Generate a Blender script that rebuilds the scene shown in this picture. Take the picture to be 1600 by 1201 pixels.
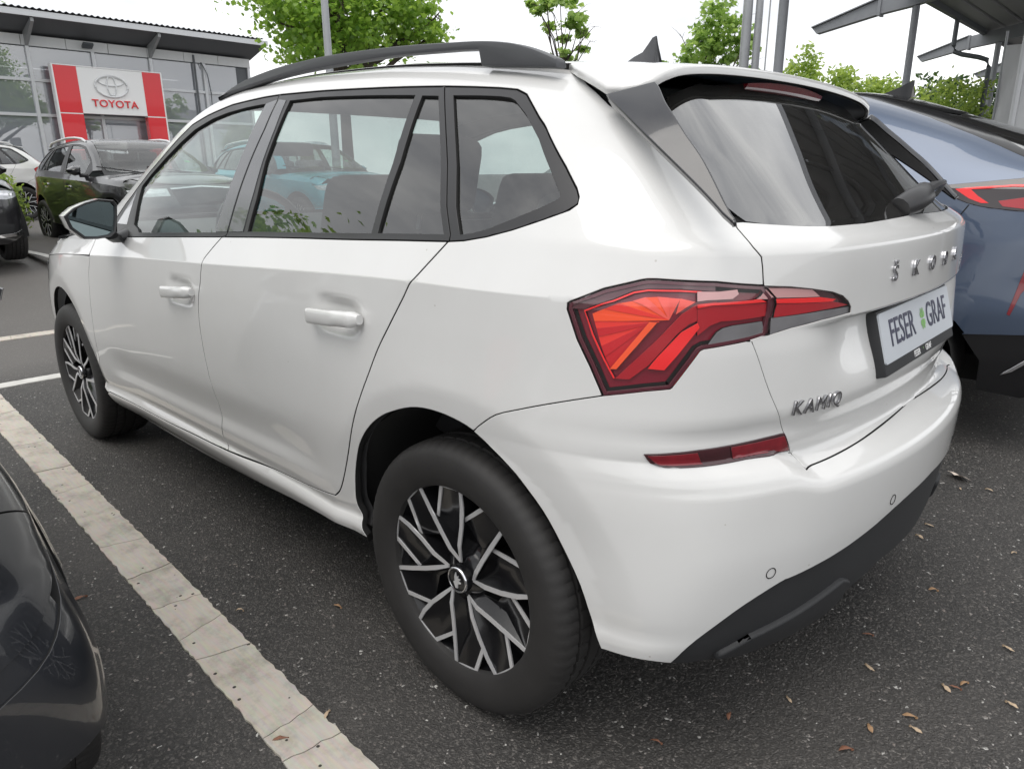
import bpy, bmesh, math, random
import numpy as np
from mathutils import Vector, Matrix, Euler
from mathutils.geometry import delaunay_2d_cdt

for o in list(bpy.data.objects): bpy.data.objects.remove(o)
scene = bpy.context.scene
COL = scene.collection
R = math.radians

# ---------------------------------------------------------------- camera
cam_d = bpy.data.cameras.new('camera')
cam_d.sensor_width = 36.0
cam_d.lens = 1114.23/1600*36.0
cam_d.clip_start = 0.05; cam_d.clip_end = 800
cam = bpy.data.objects.new('camera', cam_d); COL.objects.link(cam)
_yaw, _pit, _rol = R(-46.3707), R(16.4965), R(-0.4842)
_f = Vector((math.cos(_yaw)*math.cos(_pit), math.sin(_yaw)*math.cos(_pit), -math.sin(_pit)))
_r = Vector((math.sin(_yaw), -math.cos(_yaw), 0)); _u = _r.cross(_f)
_r2 = _r*math.cos(_rol) + _u*math.sin(_rol); _u2 = _r2.cross(_f)
_m = Matrix((_r2, _u2, -_f)).transposed().to_4x4()
_m.translation = Vector((-1.08452, 1.81237, 1.21712))
cam.matrix_world = _m
scene.camera = cam

# ---------------------------------------------------------------- sky, sun, exposure
SUN_EL, SUN_AZ = 63.0, 98.0        # azimuth of the veiled sun, degrees in the xy plane from +x
world = bpy.data.worlds.new('World'); scene.world = world
world.use_nodes = True
nt = world.node_tree; nt.nodes.clear()
def wn(t, **k):
    n = nt.nodes.new(t)
    for a, v in k.items(): setattr(n, a, v)
    return n
out = wn('ShaderNodeOutputWorld'); bg = wn('ShaderNodeBackground')
sky = wn('ShaderNodeTexSky', sky_type='NISHITA', sun_disc=False)
sky.sun_elevation = R(SUN_EL); sky.sun_rotation = R(90 - SUN_AZ)
sky.air_density = 1.0; sky.dust_density = 2.5; sky.ozone_density = 1.0
tc = wn('ShaderNodeTexCoord')
mp = wn('ShaderNodeMapping'); mp.inputs['Scale'].default_value = (1.0, 1.0, 2.2)
no = wn('ShaderNodeTexNoise'); no.inputs['Scale'].default_value = 3.1; no.inputs['Detail'].default_value = 6; no.inputs['Roughness'].default_value = 0.55
rmp = wn('ShaderNodeValToRGB')
rmp.color_ramp.elements[0].position = 0.32; rmp.color_ramp.elements[0].color = (8.8, 9.0, 9.5, 1)
rmp.color_ramp.elements[1].position = 0.70; rmp.color_ramp.elements[1].color = (16.5, 16.5, 16.3, 1)
mix = wn('ShaderNodeMix', data_type='RGBA'); mix.inputs['Factor'].default_value = 0.90
nt.links.new(tc.outputs['Generated'], mp.inputs['Vector'])
nt.links.new(mp.outputs['Vector'], no.inputs['Vector'])
nt.links.new(no.outputs['Fac'], rmp.inputs['Fac'])
nt.links.new(sky.outputs['Color'], mix.inputs['A'])
nt.links.new(rmp.outputs['Color'], mix.inputs['B'])
nt.links.new(mix.outputs['Result'], bg.inputs['Color'])
bg.inputs['Strength'].default_value = 0.108
nt.links.new(bg.outputs['Background'], out.inputs['Surface'])

sun_d = bpy.data.lights.new('sun', 'SUN'); sun_d.energy = 1.35; sun_d.angle = R(40); sun_d.color = (1.0, 0.96, 0.90)
sun = bpy.data.objects.new('sun', sun_d); COL.objects.link(sun)
_d = Vector((math.cos(R(SUN_EL))*math.cos(R(SUN_AZ)), math.cos(R(SUN_EL))*math.sin(R(SUN_AZ)), math.sin(R(SUN_EL))))
sun.rotation_euler = _d.to_track_quat('Z', 'Y').to_euler()

scene.view_settings.view_transform = 'Standard'
scene.view_settings.look = 'None'
scene.view_settings.exposure = 0.0
scene.view_settings.gamma = 1.0
scene.view_settings.use_curve_mapping = False
scene.render.engine = 'CYCLES'
scene.cycles.max_bounces = 8
scene.cycles.transparent_max_bounces = 16

# ---------------------------------------------------------------- object helpers
def tag(o, label=None, cat=None, group=None, kind=None):
    if label: o['label'] = label
    if cat: o['category'] = cat
    if group: o['group'] = group
    if kind: o['kind'] = kind
    return o
def thing(name, label, cat, loc=(0, 0, 0), rz=0.0, group=None):
    o = bpy.data.objects.new(name, None); COL.objects.link(o)
    o.empty_display_size = 0.2
    o.location = loc; o.rotation_euler = (0, 0, rz)
    return tag(o, label, cat, group)
def link(name, me, parent=None, mat=None, loc=None):
    o = bpy.data.objects.new(name, me); COL.objects.link(o)
    if mat is not None and not me.materials: me.materials.append(mat)
    if parent is not None: o.parent = parent
    if loc is not None: o.location = loc
    return o
def mesh_np(name, V, faces, mat=None, N=None, smooth=True):
    """V (n,3); faces list of tuples or (m,k) array; N optional per-vertex normals"""
    me = bpy.data.meshes.new(name)
    V = np.asarray(V, np.float32)
    if isinstance(faces, np.ndarray):
        m, k = faces.shape
        me.vertices.add(len(V)); me.vertices.foreach_set('co', V.ravel())
        me.loops.add(m*k); me.loops.foreach_set('vertex_index', faces.astype(np.int32).ravel())
        me.polygons.add(m); me.polygons.foreach_set('loop_start', np.arange(0, m*k, k, dtype=np.int32))
        me.polygons.foreach_set('loop_total', np.full(m, k, np.int32))
        me.update(calc_edges=True)
    else:
        me.from_pydata([tuple(map(float, v)) for v in V], [], [tuple(int(i) for i in f) for f in faces])
    me.validate()
    me.polygons.foreach_set('use_smooth', np.full(len(me.polygons), smooth, bool))
    if N is not None:
        me.normals_split_custom_set_from_vertices(np.asarray(N, np.float32))
    if mat is not None: me.materials.append(mat)
    me.update()
    return me
class MB:
    """collects simple solids, built as one mesh"""
    def __init__(s): s.V = []; s.F = []
    def add(s, V, F):
        b = len(s.V); s.V += [tuple(v) for v in V]; s.F += [tuple(i+b for i in f) for f in F]; return s
    def box(s, c, d, rz=0.0, ry=0.0, rx=0.0):
        m = Euler((rx, ry, rz)).to_matrix(); c = Vector(c)
        V = [c + m @ Vector((sx*d[0]/2, sy*d[1]/2, sz*d[2]/2)) for sx in (-1, 1) for sy in (-1, 1) for sz in (-1, 1)]
        return s.add(V, [(0,1,3,2), (4,6,7,5), (0,4,5,1), (2,3,7,6), (0,2,6,4), (1,5,7,3)])
    def tube(s, pts, rad, n=10, cap=True, ell=None):
        pts = [Vector(p) for p in pts]
        if not hasattr(rad, '__len__'): rad = [rad]*len(pts)
        V = []; F = []
        ref = Vector((0, 0, 1))
        for i, p in enumerate(pts):
            t = (pts[min(i+1, len(pts)-1)] - pts[max(i-1, 0)]).normalized()
            if abs(t.dot(ref)) > 0.95: r0 = Vector((1, 0, 0))
            else: r0 = ref
            a = t.cross(r0).normalized(); b = a.cross(t).normalized()
            e = ell or (1, 1)
            for k in range(n):
                th = 2*math.pi*k/n
                V.append(p + a*(rad[i]*e[0]*math.cos(th)) + b*(rad[i]*e[1]*math.sin(th)))
        for i in range(len(pts)-1):
            for k in range(n):
                F.append((i*n+k, i*n+(k+1) % n, (i+1)*n+(k+1) % n, (i+1)*n+k))
        if cap:
            F.append(tuple(range(n-1, -1, -1))); F.append(tuple((len(pts)-1)*n+k for k in range(n)))
        return s.add(V, F)
    def prism(s, poly, ax, lo, hi):
        """poly: 2-D points on the plane normal to axis ax ('x','y','z'), extruded lo..hi"""
        def mk(p, h): return (h, p[0], p[1]) if ax == 'x' else ((p[0], h, p[1]) if ax == 'y' else (p[0], p[1], h))
        n = len(poly)
        V = [mk(p, lo) for p in poly] + [mk(p, hi) for p in poly]
        F = [tuple(range(n-1, -1, -1)), tuple(range(n, 2*n))] + [(i, (i+1) % n, n+(i+1) % n, n+i) for i in range(n)]
        return s.add(V, F)
    def mesh(s, name, mat=None, smooth=False, bevel=0.0, seg=2):
        me = bpy.data.meshes.new(name); me.from_pydata([tuple(v) for v in s.V], [], s.F)
        bm = bmesh.new(); bm.from_mesh(me)
        bmesh.ops.recalc_face_normals(bm, faces=bm.faces)
        if bevel > 0:
            es = [e for e in bm.edges if len(e.link_faces) == 2 and e.calc_face_angle(0) > 0.5]
            bmesh.ops.bevel(bm, geom=es, offset=bevel, segments=seg, profile=0.6, affect='EDGES')
            smooth = True
        bm.to_mesh(me); bm.free()
        if smooth:
            me.polygons.foreach_set('use_smooth', np.ones(len(me.polygons), bool))
            if hasattr(me, 'set_sharp_from_angle'): me.set_sharp_from_angle(angle=R(38))
        if mat is not None: me.materials.append(mat)
        return me
    def obj(s, name, mat, parent=None, smooth=False, bevel=0.0, seg=2):
        return link(name, s.mesh(name, mat, smooth, bevel, seg), parent)

# ---------------------------------------------------------------- materials
def new_mat(name):
    m = bpy.data.materials.new(name); m.use_nodes = True
    return m, m.node_tree, m.node_tree.nodes['Principled BSDF']
def pbr(name, col, rough=0.5, metal=0.0, coat=0.0, spec=0.5, var=0.0, vscale=8.0, bump=0.0, bscale=200.0, coat_rough=0.03, rvar=0.0):
    m, t, b = new_mat(name)
    b.inputs['Base Color'].default_value = (*col, 1); b.inputs['Roughness'].default_value = rough
    b.inputs['Metallic'].default_value = metal; b.inputs['Specular IOR Level'].default_value = spec
    b.inputs['Coat Weight'].default_value = coat; b.inputs['Coat Roughness'].default_value = coat_rough
    tc = t.nodes.new('ShaderNodeTexCoord')
    if var > 0 or rvar > 0:
        n = t.nodes.new('ShaderNodeTexNoise'); n.inputs['Scale'].default_value = vscale; n.inputs['Detail'].default_value = 5
        t.links.new(tc.outputs['Object'], n.inputs['Vector'])
        if var > 0:
            mx = t.nodes.new('ShaderNodeMix'); mx.data_type = 'RGBA'
            mx.inputs['A'].default_value = (*[c*(1-var) for c in col], 1); mx.inputs['B'].default_value = (*[min(1, c*(1+var)) for c in col], 1)
            t.links.new(n.outputs['Fac'], mx.inputs['Factor']); t.links.new(mx.outputs['Result'], b.inputs['Base Color'])
        if rvar > 0:
            mr = t.nodes.new('ShaderNodeMapRange'); mr.inputs['To Min'].default_value = max(0, rough-rvar); mr.inputs['To Max'].default_value = rough+rvar
            mr.inputs['From Min'].default_value = 0.3; mr.inputs['From Max'].default_value = 0.7
            t.links.new(n.outputs['Fac'], mr.inputs['Value']); t.links.new(mr.outputs['Result'], b.inputs['Roughness'])
    if bump > 0:
        n2 = t.nodes.new('ShaderNodeTexNoise'); n2.inputs['Scale'].default_value = bscale; n2.inputs['Detail'].default_value = 3
        t.links.new(tc.outputs['Object'], n2.inputs['Vector'])
        bp = t.nodes.new('ShaderNodeBump'); bp.inputs['Strength'].default_value = bump; bp.inputs['Distance'].default_value = 0.002
        t.links.new(n2.outputs['Fac'], bp.inputs['Height']); t.links.new(bp.outputs['Normal'], b.inputs['Normal'])
    return m
def glass_mat(name, tint, dust=0.0, ior=1.5, gloss=1.0, film=(0.30, 0.29, 0.27)):
    """a thin pane: tinted see-through body under a Fresnel reflection"""
    m = bpy.data.materials.new(name); m.use_nodes = True; t = m.node_tree; t.nodes.clear()
    o = t.nodes.new('ShaderNodeOutputMaterial'); tr = t.nodes.new('ShaderNodeBsdfTransparent'); gl = t.nodes.new('ShaderNodeBsdfGlossy')
    tr.inputs['Color'].default_value = (*tint, 1); gl.inputs['Roughness'].default_value = 0.0; gl.inputs['Color'].default_value = (gloss, gloss, gloss, 1)
    # Schlick reflectance, the same from either face of the thin pane
    f0 = ((ior-1)/(ior+1))**2
    ge = t.nodes.new('ShaderNodeNewGeometry'); dt = t.nodes.new('ShaderNodeVectorMath'); dt.operation = 'DOT_PRODUCT'
    t.links.new(ge.outputs['Normal'], dt.inputs[0]); t.links.new(ge.outputs['Incoming'], dt.inputs[1])
    ab = t.nodes.new('ShaderNodeMath'); ab.operation = 'ABSOLUTE'; t.links.new(dt.outputs['Value'], ab.inputs[0])
    om = t.nodes.new('ShaderNodeMath'); om.operation = 'SUBTRACT'; om.inputs[0].default_value = 1.0; t.links.new(ab.outputs[0], om.inputs[1])
    pw = t.nodes.new('ShaderNodeMath'); pw.operation = 'POWER'; pw.inputs[1].default_value = 5.0; t.links.new(om.outputs[0], pw.inputs[0])
    fr = t.nodes.new('ShaderNodeMath'); fr.operation = 'MULTIPLY_ADD'; fr.inputs[1].default_value = 1-f0; fr.inputs[2].default_value = f0; t.links.new(pw.outputs[0], fr.inputs[0])
    mx = t.nodes.new('ShaderNodeMixShader')
    base = tr.outputs[0]
    if dust > 0:
        df = t.nodes.new('ShaderNodeBsdfDiffuse'); df.inputs['Color'].default_value = (*film, 1)
        tc = t.nodes.new('ShaderNodeTexCoord'); n = t.nodes.new('ShaderNodeTexNoise'); n.inputs['Scale'].default_value = 6; n.inputs['Detail'].default_value = 8; n.inputs['Roughness'].default_value = 0.7
        t.links.new(tc.outputs['Object'], n.inputs['Vector'])
        v = t.nodes.new('ShaderNodeTexVoronoi'); v.inputs['Scale'].default_value = 90
        t.links.new(tc.outputs['Object'], v.inputs['Vector'])
        lt = t.nodes.new('ShaderNodeMath'); lt.operation = 'LESS_THAN'; lt.inputs[1].default_value = 0.12
        t.links.new(v.outputs['Distance'], lt.inputs[0])
        m1 = t.nodes.new('ShaderNodeMapRange'); m1.inputs['From Min'].default_value = 0.35; m1.inputs['From Max'].default_value = 0.75
        m1.inputs['To Min'].default_value = dust*0.3; m1.inputs['To Max'].default_value = dust
        t.links.new(n.outputs['Fac'], m1.inputs['Value'])
        ad = t.nodes.new('ShaderNodeMath'); ad.operation = 'MULTIPLY_ADD'; ad.inputs[1].default_value = dust*1.2
        t.links.new(lt.outputs[0], ad.inputs[0]); t.links.new(m1.outputs['Result'], ad.inputs[2])
        md = t.nodes.new('ShaderNodeMixShader'); t.links.new(ad.outputs[0], md.inputs[0])
        t.links.new(tr.outputs[0], md.inputs[1]); t.links.new(df.outputs[0], md.inputs[2]); base = md.outputs[0]
    t.links.new(fr.outputs[0], mx.inputs[0]); t.links.new(base, mx.inputs[1]); t.links.new(gl.outputs[0], mx.inputs[2])
    t.links.new(mx.outputs[0], o.inputs['Surface'])
    return m
def paint(name, col, rough=0.32, metal=0.0, flake=0.0, dirt=0.0):
    m, t, b = new_mat(name)
    b.inputs['Base Color'].default_value = (*col, 1); b.inputs['Roughness'].default_value = rough; b.inputs['Metallic'].default_value = metal
    b.inputs['Coat Weight'].default_value = 1.0; b.inputs['Coat Roughness'].default_value = 0.02; b.inputs['Coat IOR'].default_value = 1.5
    tc = t.nodes.new('ShaderNodeTexCoord')
    if dirt > 0:
        n = t.nodes.new('ShaderNodeTexNoise'); n.inputs['Scale'].default_value = 3.5; n.inputs['Detail'].default_value = 9; n.inputs['Roughness'].default_value = 0.65
        t.links.new(tc.outputs['Object'], n.inputs['Vector'])
        mr = t.nodes.new('ShaderNodeMapRange'); mr.inputs['From Min'].default_value = 0.42; mr.inputs['From Max'].default_value = 0.85
        mr.inputs['To Max'].default_value = dirt
        t.links.new(n.outputs['Fac'], mr.inputs['Value'])
        # sparse specks of dried dirt
        v = t.nodes.new('ShaderNodeTexVoronoi'); v.inputs['Scale'].default_value = 34; t.links.new(tc.outputs['Object'], v.inputs['Vector'])
        lt = t.nodes.new('ShaderNodeMath'); lt.operation = 'LESS_THAN'; lt.inputs[1].default_value = 0.075; t.links.new(v.outputs['Distance'], lt.inputs[0])
        sx = t.nodes.new('ShaderNodeSeparateColor'); t.links.new(v.outputs['Color'], sx.inputs[0])
        l2 = t.nodes.new('ShaderNodeMath'); l2.operation = 'GREATER_THAN'; l2.inputs[1].default_value = 0.93; t.links.new(sx.outputs[0], l2.inputs[0])
        mu = t.nodes.new('ShaderNodeMath'); mu.operation = 'MULTIPLY'; t.links.new(lt.outputs[0], mu.inputs[0]); t.links.new(l2.outputs[0], mu.inputs[1])
        ma = t.nodes.new('ShaderNodeMath'); ma.operation = 'MULTIPLY_ADD'; ma.inputs[1].default_value = 0.5; t.links.new(mu.outputs[0], ma.inputs[0]); t.links.new(mr.outputs['Result'], ma.inputs[2])
        mx = t.nodes.new('ShaderNodeMix'); mx.data_type = 'RGBA'; mx.inputs['A'].default_value = (*col, 1); mx.inputs['B'].default_value = (0.36, 0.33, 0.29, 1)
        t.links.new(ma.outputs[0], mx.inputs['Factor']); t.links.new(mx.outputs['Result'], b.inputs['Base Color'])
    # a trace of orange peel in the clear coat
    n2 = t.nodes.new('ShaderNodeTexNoise'); n2.inputs['Scale'].default_value = 260; t.links.new(tc.outputs['Object'], n2.inputs['Vector'])
    bp = t.nodes.new('ShaderNodeBump'); bp.inputs['Strength'].default_value = 0.012; bp.inputs['Distance'].default_value = 0.001
    t.links.new(n2.outputs['Fac'], bp.inputs['Height']); t.links.new(bp.outputs['Normal'], b.inputs['Coat Normal'])
    return m

M = {}
M['white'] = paint('white_paint', (0.675, 0.675, 0.665), dirt=0.10)
M['trim'] = pbr('satin_black_trim', (0.024, 0.024, 0.026), 0.38, var=0.15, rvar=0.06)
M['plastic'] = pbr('grained_plastic', (0.022, 0.023, 0.025), 0.58, bump=0.25, bscale=700, var=0.2)
M['rubber'] = pbr('rubber', (0.018, 0.018, 0.019), 0.75, var=0.2)
M['tyre'] = pbr('tyre_rubber', (0.021, 0.020, 0.0195), 0.66, var=0.35, vscale=14, bump=0.15, bscale=300)
M['gloss_black'] = pbr('gloss_black', (0.008, 0.008, 0.009), 0.16, coat=0.2, spec=0.4)
M['void'] = pbr('dark_cavity', (0.012, 0.012, 0.012), 0.9)
M['silver'] = pbr('machined_aluminium', (0.72, 0.72, 0.73), 0.36, metal=0.55)
M['chrome'] = pbr('chrome', (0.72, 0.72, 0.74), 0.08, metal=1.0)
M['rail'] = pbr('rail_black', (0.060, 0.062, 0.068), 0.42)
M['blade'] = pbr('blade_gloss', (0.022, 0.023, 0.027), 0.16, coat=0.7, rvar=0.05, vscale=20)
M['glass_f'] = glass_mat('clear_green_glass', (0.80, 0.89, 0.86), dust=0.03, ior=1.9)
M['glass_r'] = glass_mat('privacy_glass', (0.40, 0.455, 0.45), dust=0.05, ior=2.1)
M['glass_b'] = glass_mat('rear_glass', (0.22, 0.235, 0.235), dust=0.08, ior=3.0)
M['seat'] = pbr('seat_fabric', (0.030, 0.030, 0.032), 0.85, bump=0.3, bscale=500)
M['cabin'] = pbr('cabin_plastic', (0.045, 0.045, 0.047), 0.7)
M['liner'] = pbr('headliner', (0.30, 0.30, 0.29), 0.9)
M['mirror'] = pbr('mirror_glass', (0.20, 0.25, 0.26), 0.02, metal=1.0)
M['red_dark'] = pbr('lamp_dark_red', (0.20, 0.012, 0.028), 0.15, coat=0.6)
M['red_mid'] = pbr('lamp_red', (0.42, 0.010, 0.020), 0.2, coat=0.8)
M['red_bright'] = pbr('lamp_bright_red', (0.92, 0.025, 0.028), 0.25, coat=0.4)
M['orange'] = pbr('lamp_orange_red', (1.0, 0.115, 0.035), 0.3)
M['bowl_a'] = pbr('lamp_bowl_pinkish', (0.95, 0.13, 0.10), 0.25)  # bowl tones paint the lighter and darker look of tilted facets
M['bowl_b'] = pbr('lamp_bowl_orange', (1.0, 0.10, 0.030), 0.25)
M['bowl_c'] = pbr('lamp_bowl_red', (0.86, 0.045, 0.035), 0.25)
M['bowl_d'] = pbr('lamp_bowl_deep', (0.60, 0.018, 0.026), 0.25)
M['pale'] = pbr('lamp_pale', (0.62, 0.36, 0.36), 0.2, coat=0.8)
M['smoke'] = pbr('lamp_smoked', (0.10, 0.035, 0.045), 0.12, coat=0.8)
M['clear_grey'] = pbr('lamp_clear_grey', (0.18, 0.19, 0.20), 0.15, coat=0.8, var=0.4, vscale=18)
M['lens'] = glass_mat('lamp_lens', (0.99, 0.96, 0.96), ior=1.45)
M['refl_red'] = pbr('reflector_red', (0.19, 0.006, 0.014), 0.18, coat=1.0, var=0.4, vscale=60)
M['refl_dark'] = pbr('reflector_dark', (0.050, 0.010, 0.014), 0.12, coat=1.0)
M['plate'] = pbr('plate_grey', (0.50, 0.53, 0.57), 0.35, var=0.05)
M['ink'] = pbr('navy_ink', (0.020, 0.022, 0.060), 0.4)
M['green'] = pbr('clover_green', (0.18, 0.42, 0.10), 0.4)
M['white_ink'] = pbr('white_ink', (0.8, 0.8, 0.8), 0.4)
M['lamp_rim'] = pbr('lamp_rim_maroon', (0.085, 0.010, 0.022), 0.12, coat=1.0)
M['gap'] = pbr('gap_black', (0.008, 0.008, 0.008), 0.9)
# ---------------------------------------------------------------- body surfaces
def pchip(xs, ys):
    xs = np.asarray(xs, float); ys = np.asarray(ys, float)
    h = np.diff(xs); dl = np.diff(ys) / h
    m = np.zeros_like(ys)
    for i in range(1, len(xs) - 1):
        if dl[i-1] * dl[i] > 0:
            w1 = 2*h[i] + h[i-1]; w2 = h[i] + 2*h[i-1]
            m[i] = (w1 + w2) / (w1/dl[i-1] + w2/dl[i])
    m[0] = dl[0]; m[-1] = dl[-1]
    def f(x):
        x = np.asarray(x, float)
        xc = np.clip(x, xs[0], xs[-1])
        i = np.clip(np.searchsorted(xs, xc) - 1, 0, len(xs) - 2)
        t = (xc - xs[i]) / h[i]
        y = ((2*t**3-3*t**2+1)*ys[i] + (t**3-2*t**2+t)*h[i]*m[i] + (-2*t**3+3*t**2)*ys[i+1] + (t**3-t**2)*h[i]*m[i+1])
        return y + np.where(x < xs[0], (x-xs[0])*m[0], 0) + np.where(x > xs[-1], (x-xs[-1])*m[-1], 0)
    return f

def spline(xs, ys):
    """natural cubic spline, linear outside"""
    xs = np.asarray(xs, float); ys = np.asarray(ys, float); n = len(xs)
    h = np.diff(xs); A = np.zeros((n, n)); b = np.zeros(n)
    A[0, 0] = A[-1, -1] = 1
    for i in range(1, n-1):
        A[i, i-1] = h[i-1]; A[i, i] = 2*(h[i-1]+h[i]); A[i, i+1] = h[i]
        b[i] = 6*((ys[i+1]-ys[i])/h[i] - (ys[i]-ys[i-1])/h[i-1])
    M = np.linalg.solve(A, b)
    d0 = (ys[1]-ys[0])/h[0] - h[0]*M[1]/6; d1 = (ys[-1]-ys[-2])/h[-1] + h[-1]*M[-2]/6
    def f(x):
        x = np.asarray(x, float); xc = np.clip(x, xs[0], xs[-1])
        i = np.clip(np.searchsorted(xs, xc) - 1, 0, n-2)
        a = (xs[i+1]-xc)/h[i]; c = (xc-xs[i])/h[i]
        y = a*ys[i] + c*ys[i+1] + ((a**3-a)*M[i] + (c**3-c)*M[i+1])*h[i]**2/6
        return y + np.where(x < xs[0], (x-xs[0])*d0, 0) + np.where(x > xs[-1], (x-xs[-1])*d1, 0)
    return f

def sstep(a, b, x):
    t = np.clip((np.asarray(x, float)-a)/(b-a), 0, 1)
    return t*t*(3-2*t)

def smax(a, b, k):
    return 0.5*(a + b + np.sqrt((a-b)**2 + k*k))

XA, YA, RHO, ZA, RHO2, XB = -0.10, 0.30, 0.5, 1.15, 0.35, 2.75
S_R = RHO*math.pi/2               # where the rear straight begins
S_MID = S_R + YA
S_F = XA - XB                     # where the front fan begins (negative)

class Body:
    zc = staticmethod(spline([-0.6, -0.2, 0.1, 0.5, 1.1, 1.7, 2.3, 2.75, 3.2], [1.0, 1.0, 1.0, 0.988, 0.962, 0.938, 0.906, 0.875, 0.83]))
    zb = staticmethod(spline([-0.6, 0.0, 0.5, 1.0, 1.5, 1.9, 2.4, 3.2], [1.105, 1.088, 1.071, 1.048, 1.024, 1.003, 0.975, 0.90]))
    zg = staticmethod(spline([-0.6, -0.1, 0.2, 0.5, 0.9, 1.25, 1.6, 2.2, 2.6], [1.35, 1.385, 1.405, 1.428, 1.443, 1.445, 1.41, 1.22, 1.05]))
    plan = staticmethod(spline([-0.75, -0.5, -0.3, -0.1, 0.2, 0.6, 1.2, 1.8, 2.4, 2.75, 3.1, 3.4], [-0.185, -0.092, -0.040, -0.011, -0.001, 0.0, 0.0, 0.0, -0.002, -0.022, -0.075, -0.16]))
    low = staticmethod(pchip([0.15, 0.25, 0.285, 0.315, 0.338, 0.350, 0.366, 0.395, 0.50, 0.62, 0.74, 0.86, 0.96], [-0.10, -0.062, -0.037, -0.021, -0.014, -0.017, -0.027, -0.020, -0.008, 0.0, -0.001, -0.006, -0.0135]))
    sho = staticmethod(pchip([0.96, 0.985, 1.02, 1.05], [-0.0135, -0.026, -0.043, -0.057]))
    gre = staticmethod(pchip([1.05, 1.15, 1.30, 1.44, 1.60], [-0.057, -0.094, -0.162, -0.238, -0.340]))
    half = 0.897
    flare = 0.011; cups = ((1.272, 0.858), (0.368, 0.893))
    # rear end, centre profile x(z)
    x0 = staticmethod(pchip([0.20, 0.27, 0.34, 0.44, 0.54, 0.625, 0.648, 0.664, 0.680, 0.694, 0.735, 0.785, 0.80, 0.90, 0.945, 1.076, 1.090, 1.13, 1.26, 1.40, 1.50],
                            [-0.60, -0.665, -0.70, -0.717, -0.728, -0.731, -0.725, -0.708, -0.678, -0.655, -0.651, -0.664, -0.666, -0.664, -0.660, -0.656, -0.649, -0.592, -0.452, -0.305, -0.195]))
    cy = 0.165; cy4 = 0.06
    # roof / screen / bonnet profile z(x)
    z0 = staticmethod(pchip([-0.7, -0.45, -0.3, -0.1, 0.1, 0.3, 0.6, 0.95, 1.25, 1.45, 1.6, 1.8, 2.05, 2.33, 2.44, 2.75, 3.0, 3.2, 3.35, 3.5],
                            [1.36, 1.41, 1.436, 1.460, 1.481, 1.501, 1.521, 1.530, 1.524, 1.503, 1.469, 1.383, 1.235, 1.065, 1.045, 1.025, 0.985, 0.93, 0.86, 0.76]))
    xfr = staticmethod(pchip([0.2, 0.3, 0.45, 0.6, 0.75, 0.9, 1.1], [3.40, 3.46, 3.49, 3.49, 3.46, 3.40, 3.25]))
    k_sr, k_st, k_rt, k_ft = 0.14, 0.05, 0.03, 0.06
    arch_r, arch_z, wb = 0.405, 0.327, 2.651
    def zn(s, x, z):
        zc = s.zc(x); zb = s.zb(x); zg = s.zg(x)
        return np.where(z < zc, 0.30 + (z-0.30)*(0.66/(zc-0.30)),
               np.where(z < zb, 0.96 + (z-zc)*(0.09/(zb-zc)), 1.05 + (z-zb)*(0.39/(zg-zb))))
    def ys(s, x, z):
        n = s.zn(x, z)
        o = np.where(n < 0.96, s.low(n), np.where(n < 1.05, s.sho(n), s.gre(n)))
        # pressed scallop along the lower doors
        w = sstep(2.12, 1.95, x)*sstep(0.35, 0.75, x)
        o = o + w*s.scal(n)
        o = o*(1-0.65*sstep(-0.15, -0.40, x)*sstep(0.62, 0.40, n))
        y = s.half + s.plan(x) + o
        # wheel arch flares
        for xw in (0.0, s.wb):
            r = np.sqrt((x-xw)**2 + (z-s.arch_z)**2)
            q = np.clip((0.80-r)/0.335, 0, 1)
            y = y + s.flare*q*q*(1-0.35*q)/0.65*sstep(0.98, 0.72, z) - 0.15*np.minimum(0.5*(0.458-r + np.sqrt((0.458-r)**2 + 1.4e-4)), 0.07)
        for xh, zh in s.cups:
            y = y - 0.017*np.exp(-((x-xh-0.004)/0.080)**4 - ((z-zh-0.004)/0.036)**4)
        return y
    scal = staticmethod(lambda n: 0.0 - 0.0085*sstep(0.58, 0.475, n)*sstep(0.425, 0.475, n))
    def xr(s, y, z):
        z = np.asarray(z, float)
        zz = z - 0.022*sstep(0.49, 0.59, y)*sstep(0.80, 0.74, z)*sstep(0.52, 0.62, z)
        x = s.x0(zz) + (s.cy + 0.09*sstep(0.74, 0.66, z))*y*y + s.cy4*y**4
        # recess round the number plate, under the lip
        rec = 0.032*(1-sstep(0.34, 0.56, y))*sstep(0.952, 0.938, z)*sstep(0.79, 0.93, z)
        return x + rec
    def zt(s, x, y):
        scr = sstep(1.3, 1.9, x)
        return s.z0(x) - 0.04*y*y - 0.06*y**4
    def xf(s, y, z):
        return s.xfr(z) - 0.30*y*y - 0.25*y**4
    def F(s, P, rear=True):
        x, y, z = P[..., 0], np.abs(P[..., 1]), P[..., 2]
        a = y - s.ys(x, z)
        c = z - s.zt(x, y)
        f = smax(a, c, s.k_st)
        if rear:
            b = s.xr(y, z) - x
            f = smax(f, b, s.k_rt + (s.k_sr*(0.45 + 0.55*sstep(0.40, 0.85, z))-s.k_rt)*sstep(0.42, 0.62, y))
        d = x - s.xf(y, z)
        return smax(f, d, s.k_ft)
    def grad(s, P, rear=True, h=6e-4):
        g = np.stack([s.F(P + h*e, rear) - s.F(P - h*e, rear) for e in np.eye(3)], -1)
        return g/np.linalg.norm(g, axis=-1, keepdims=True)
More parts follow.
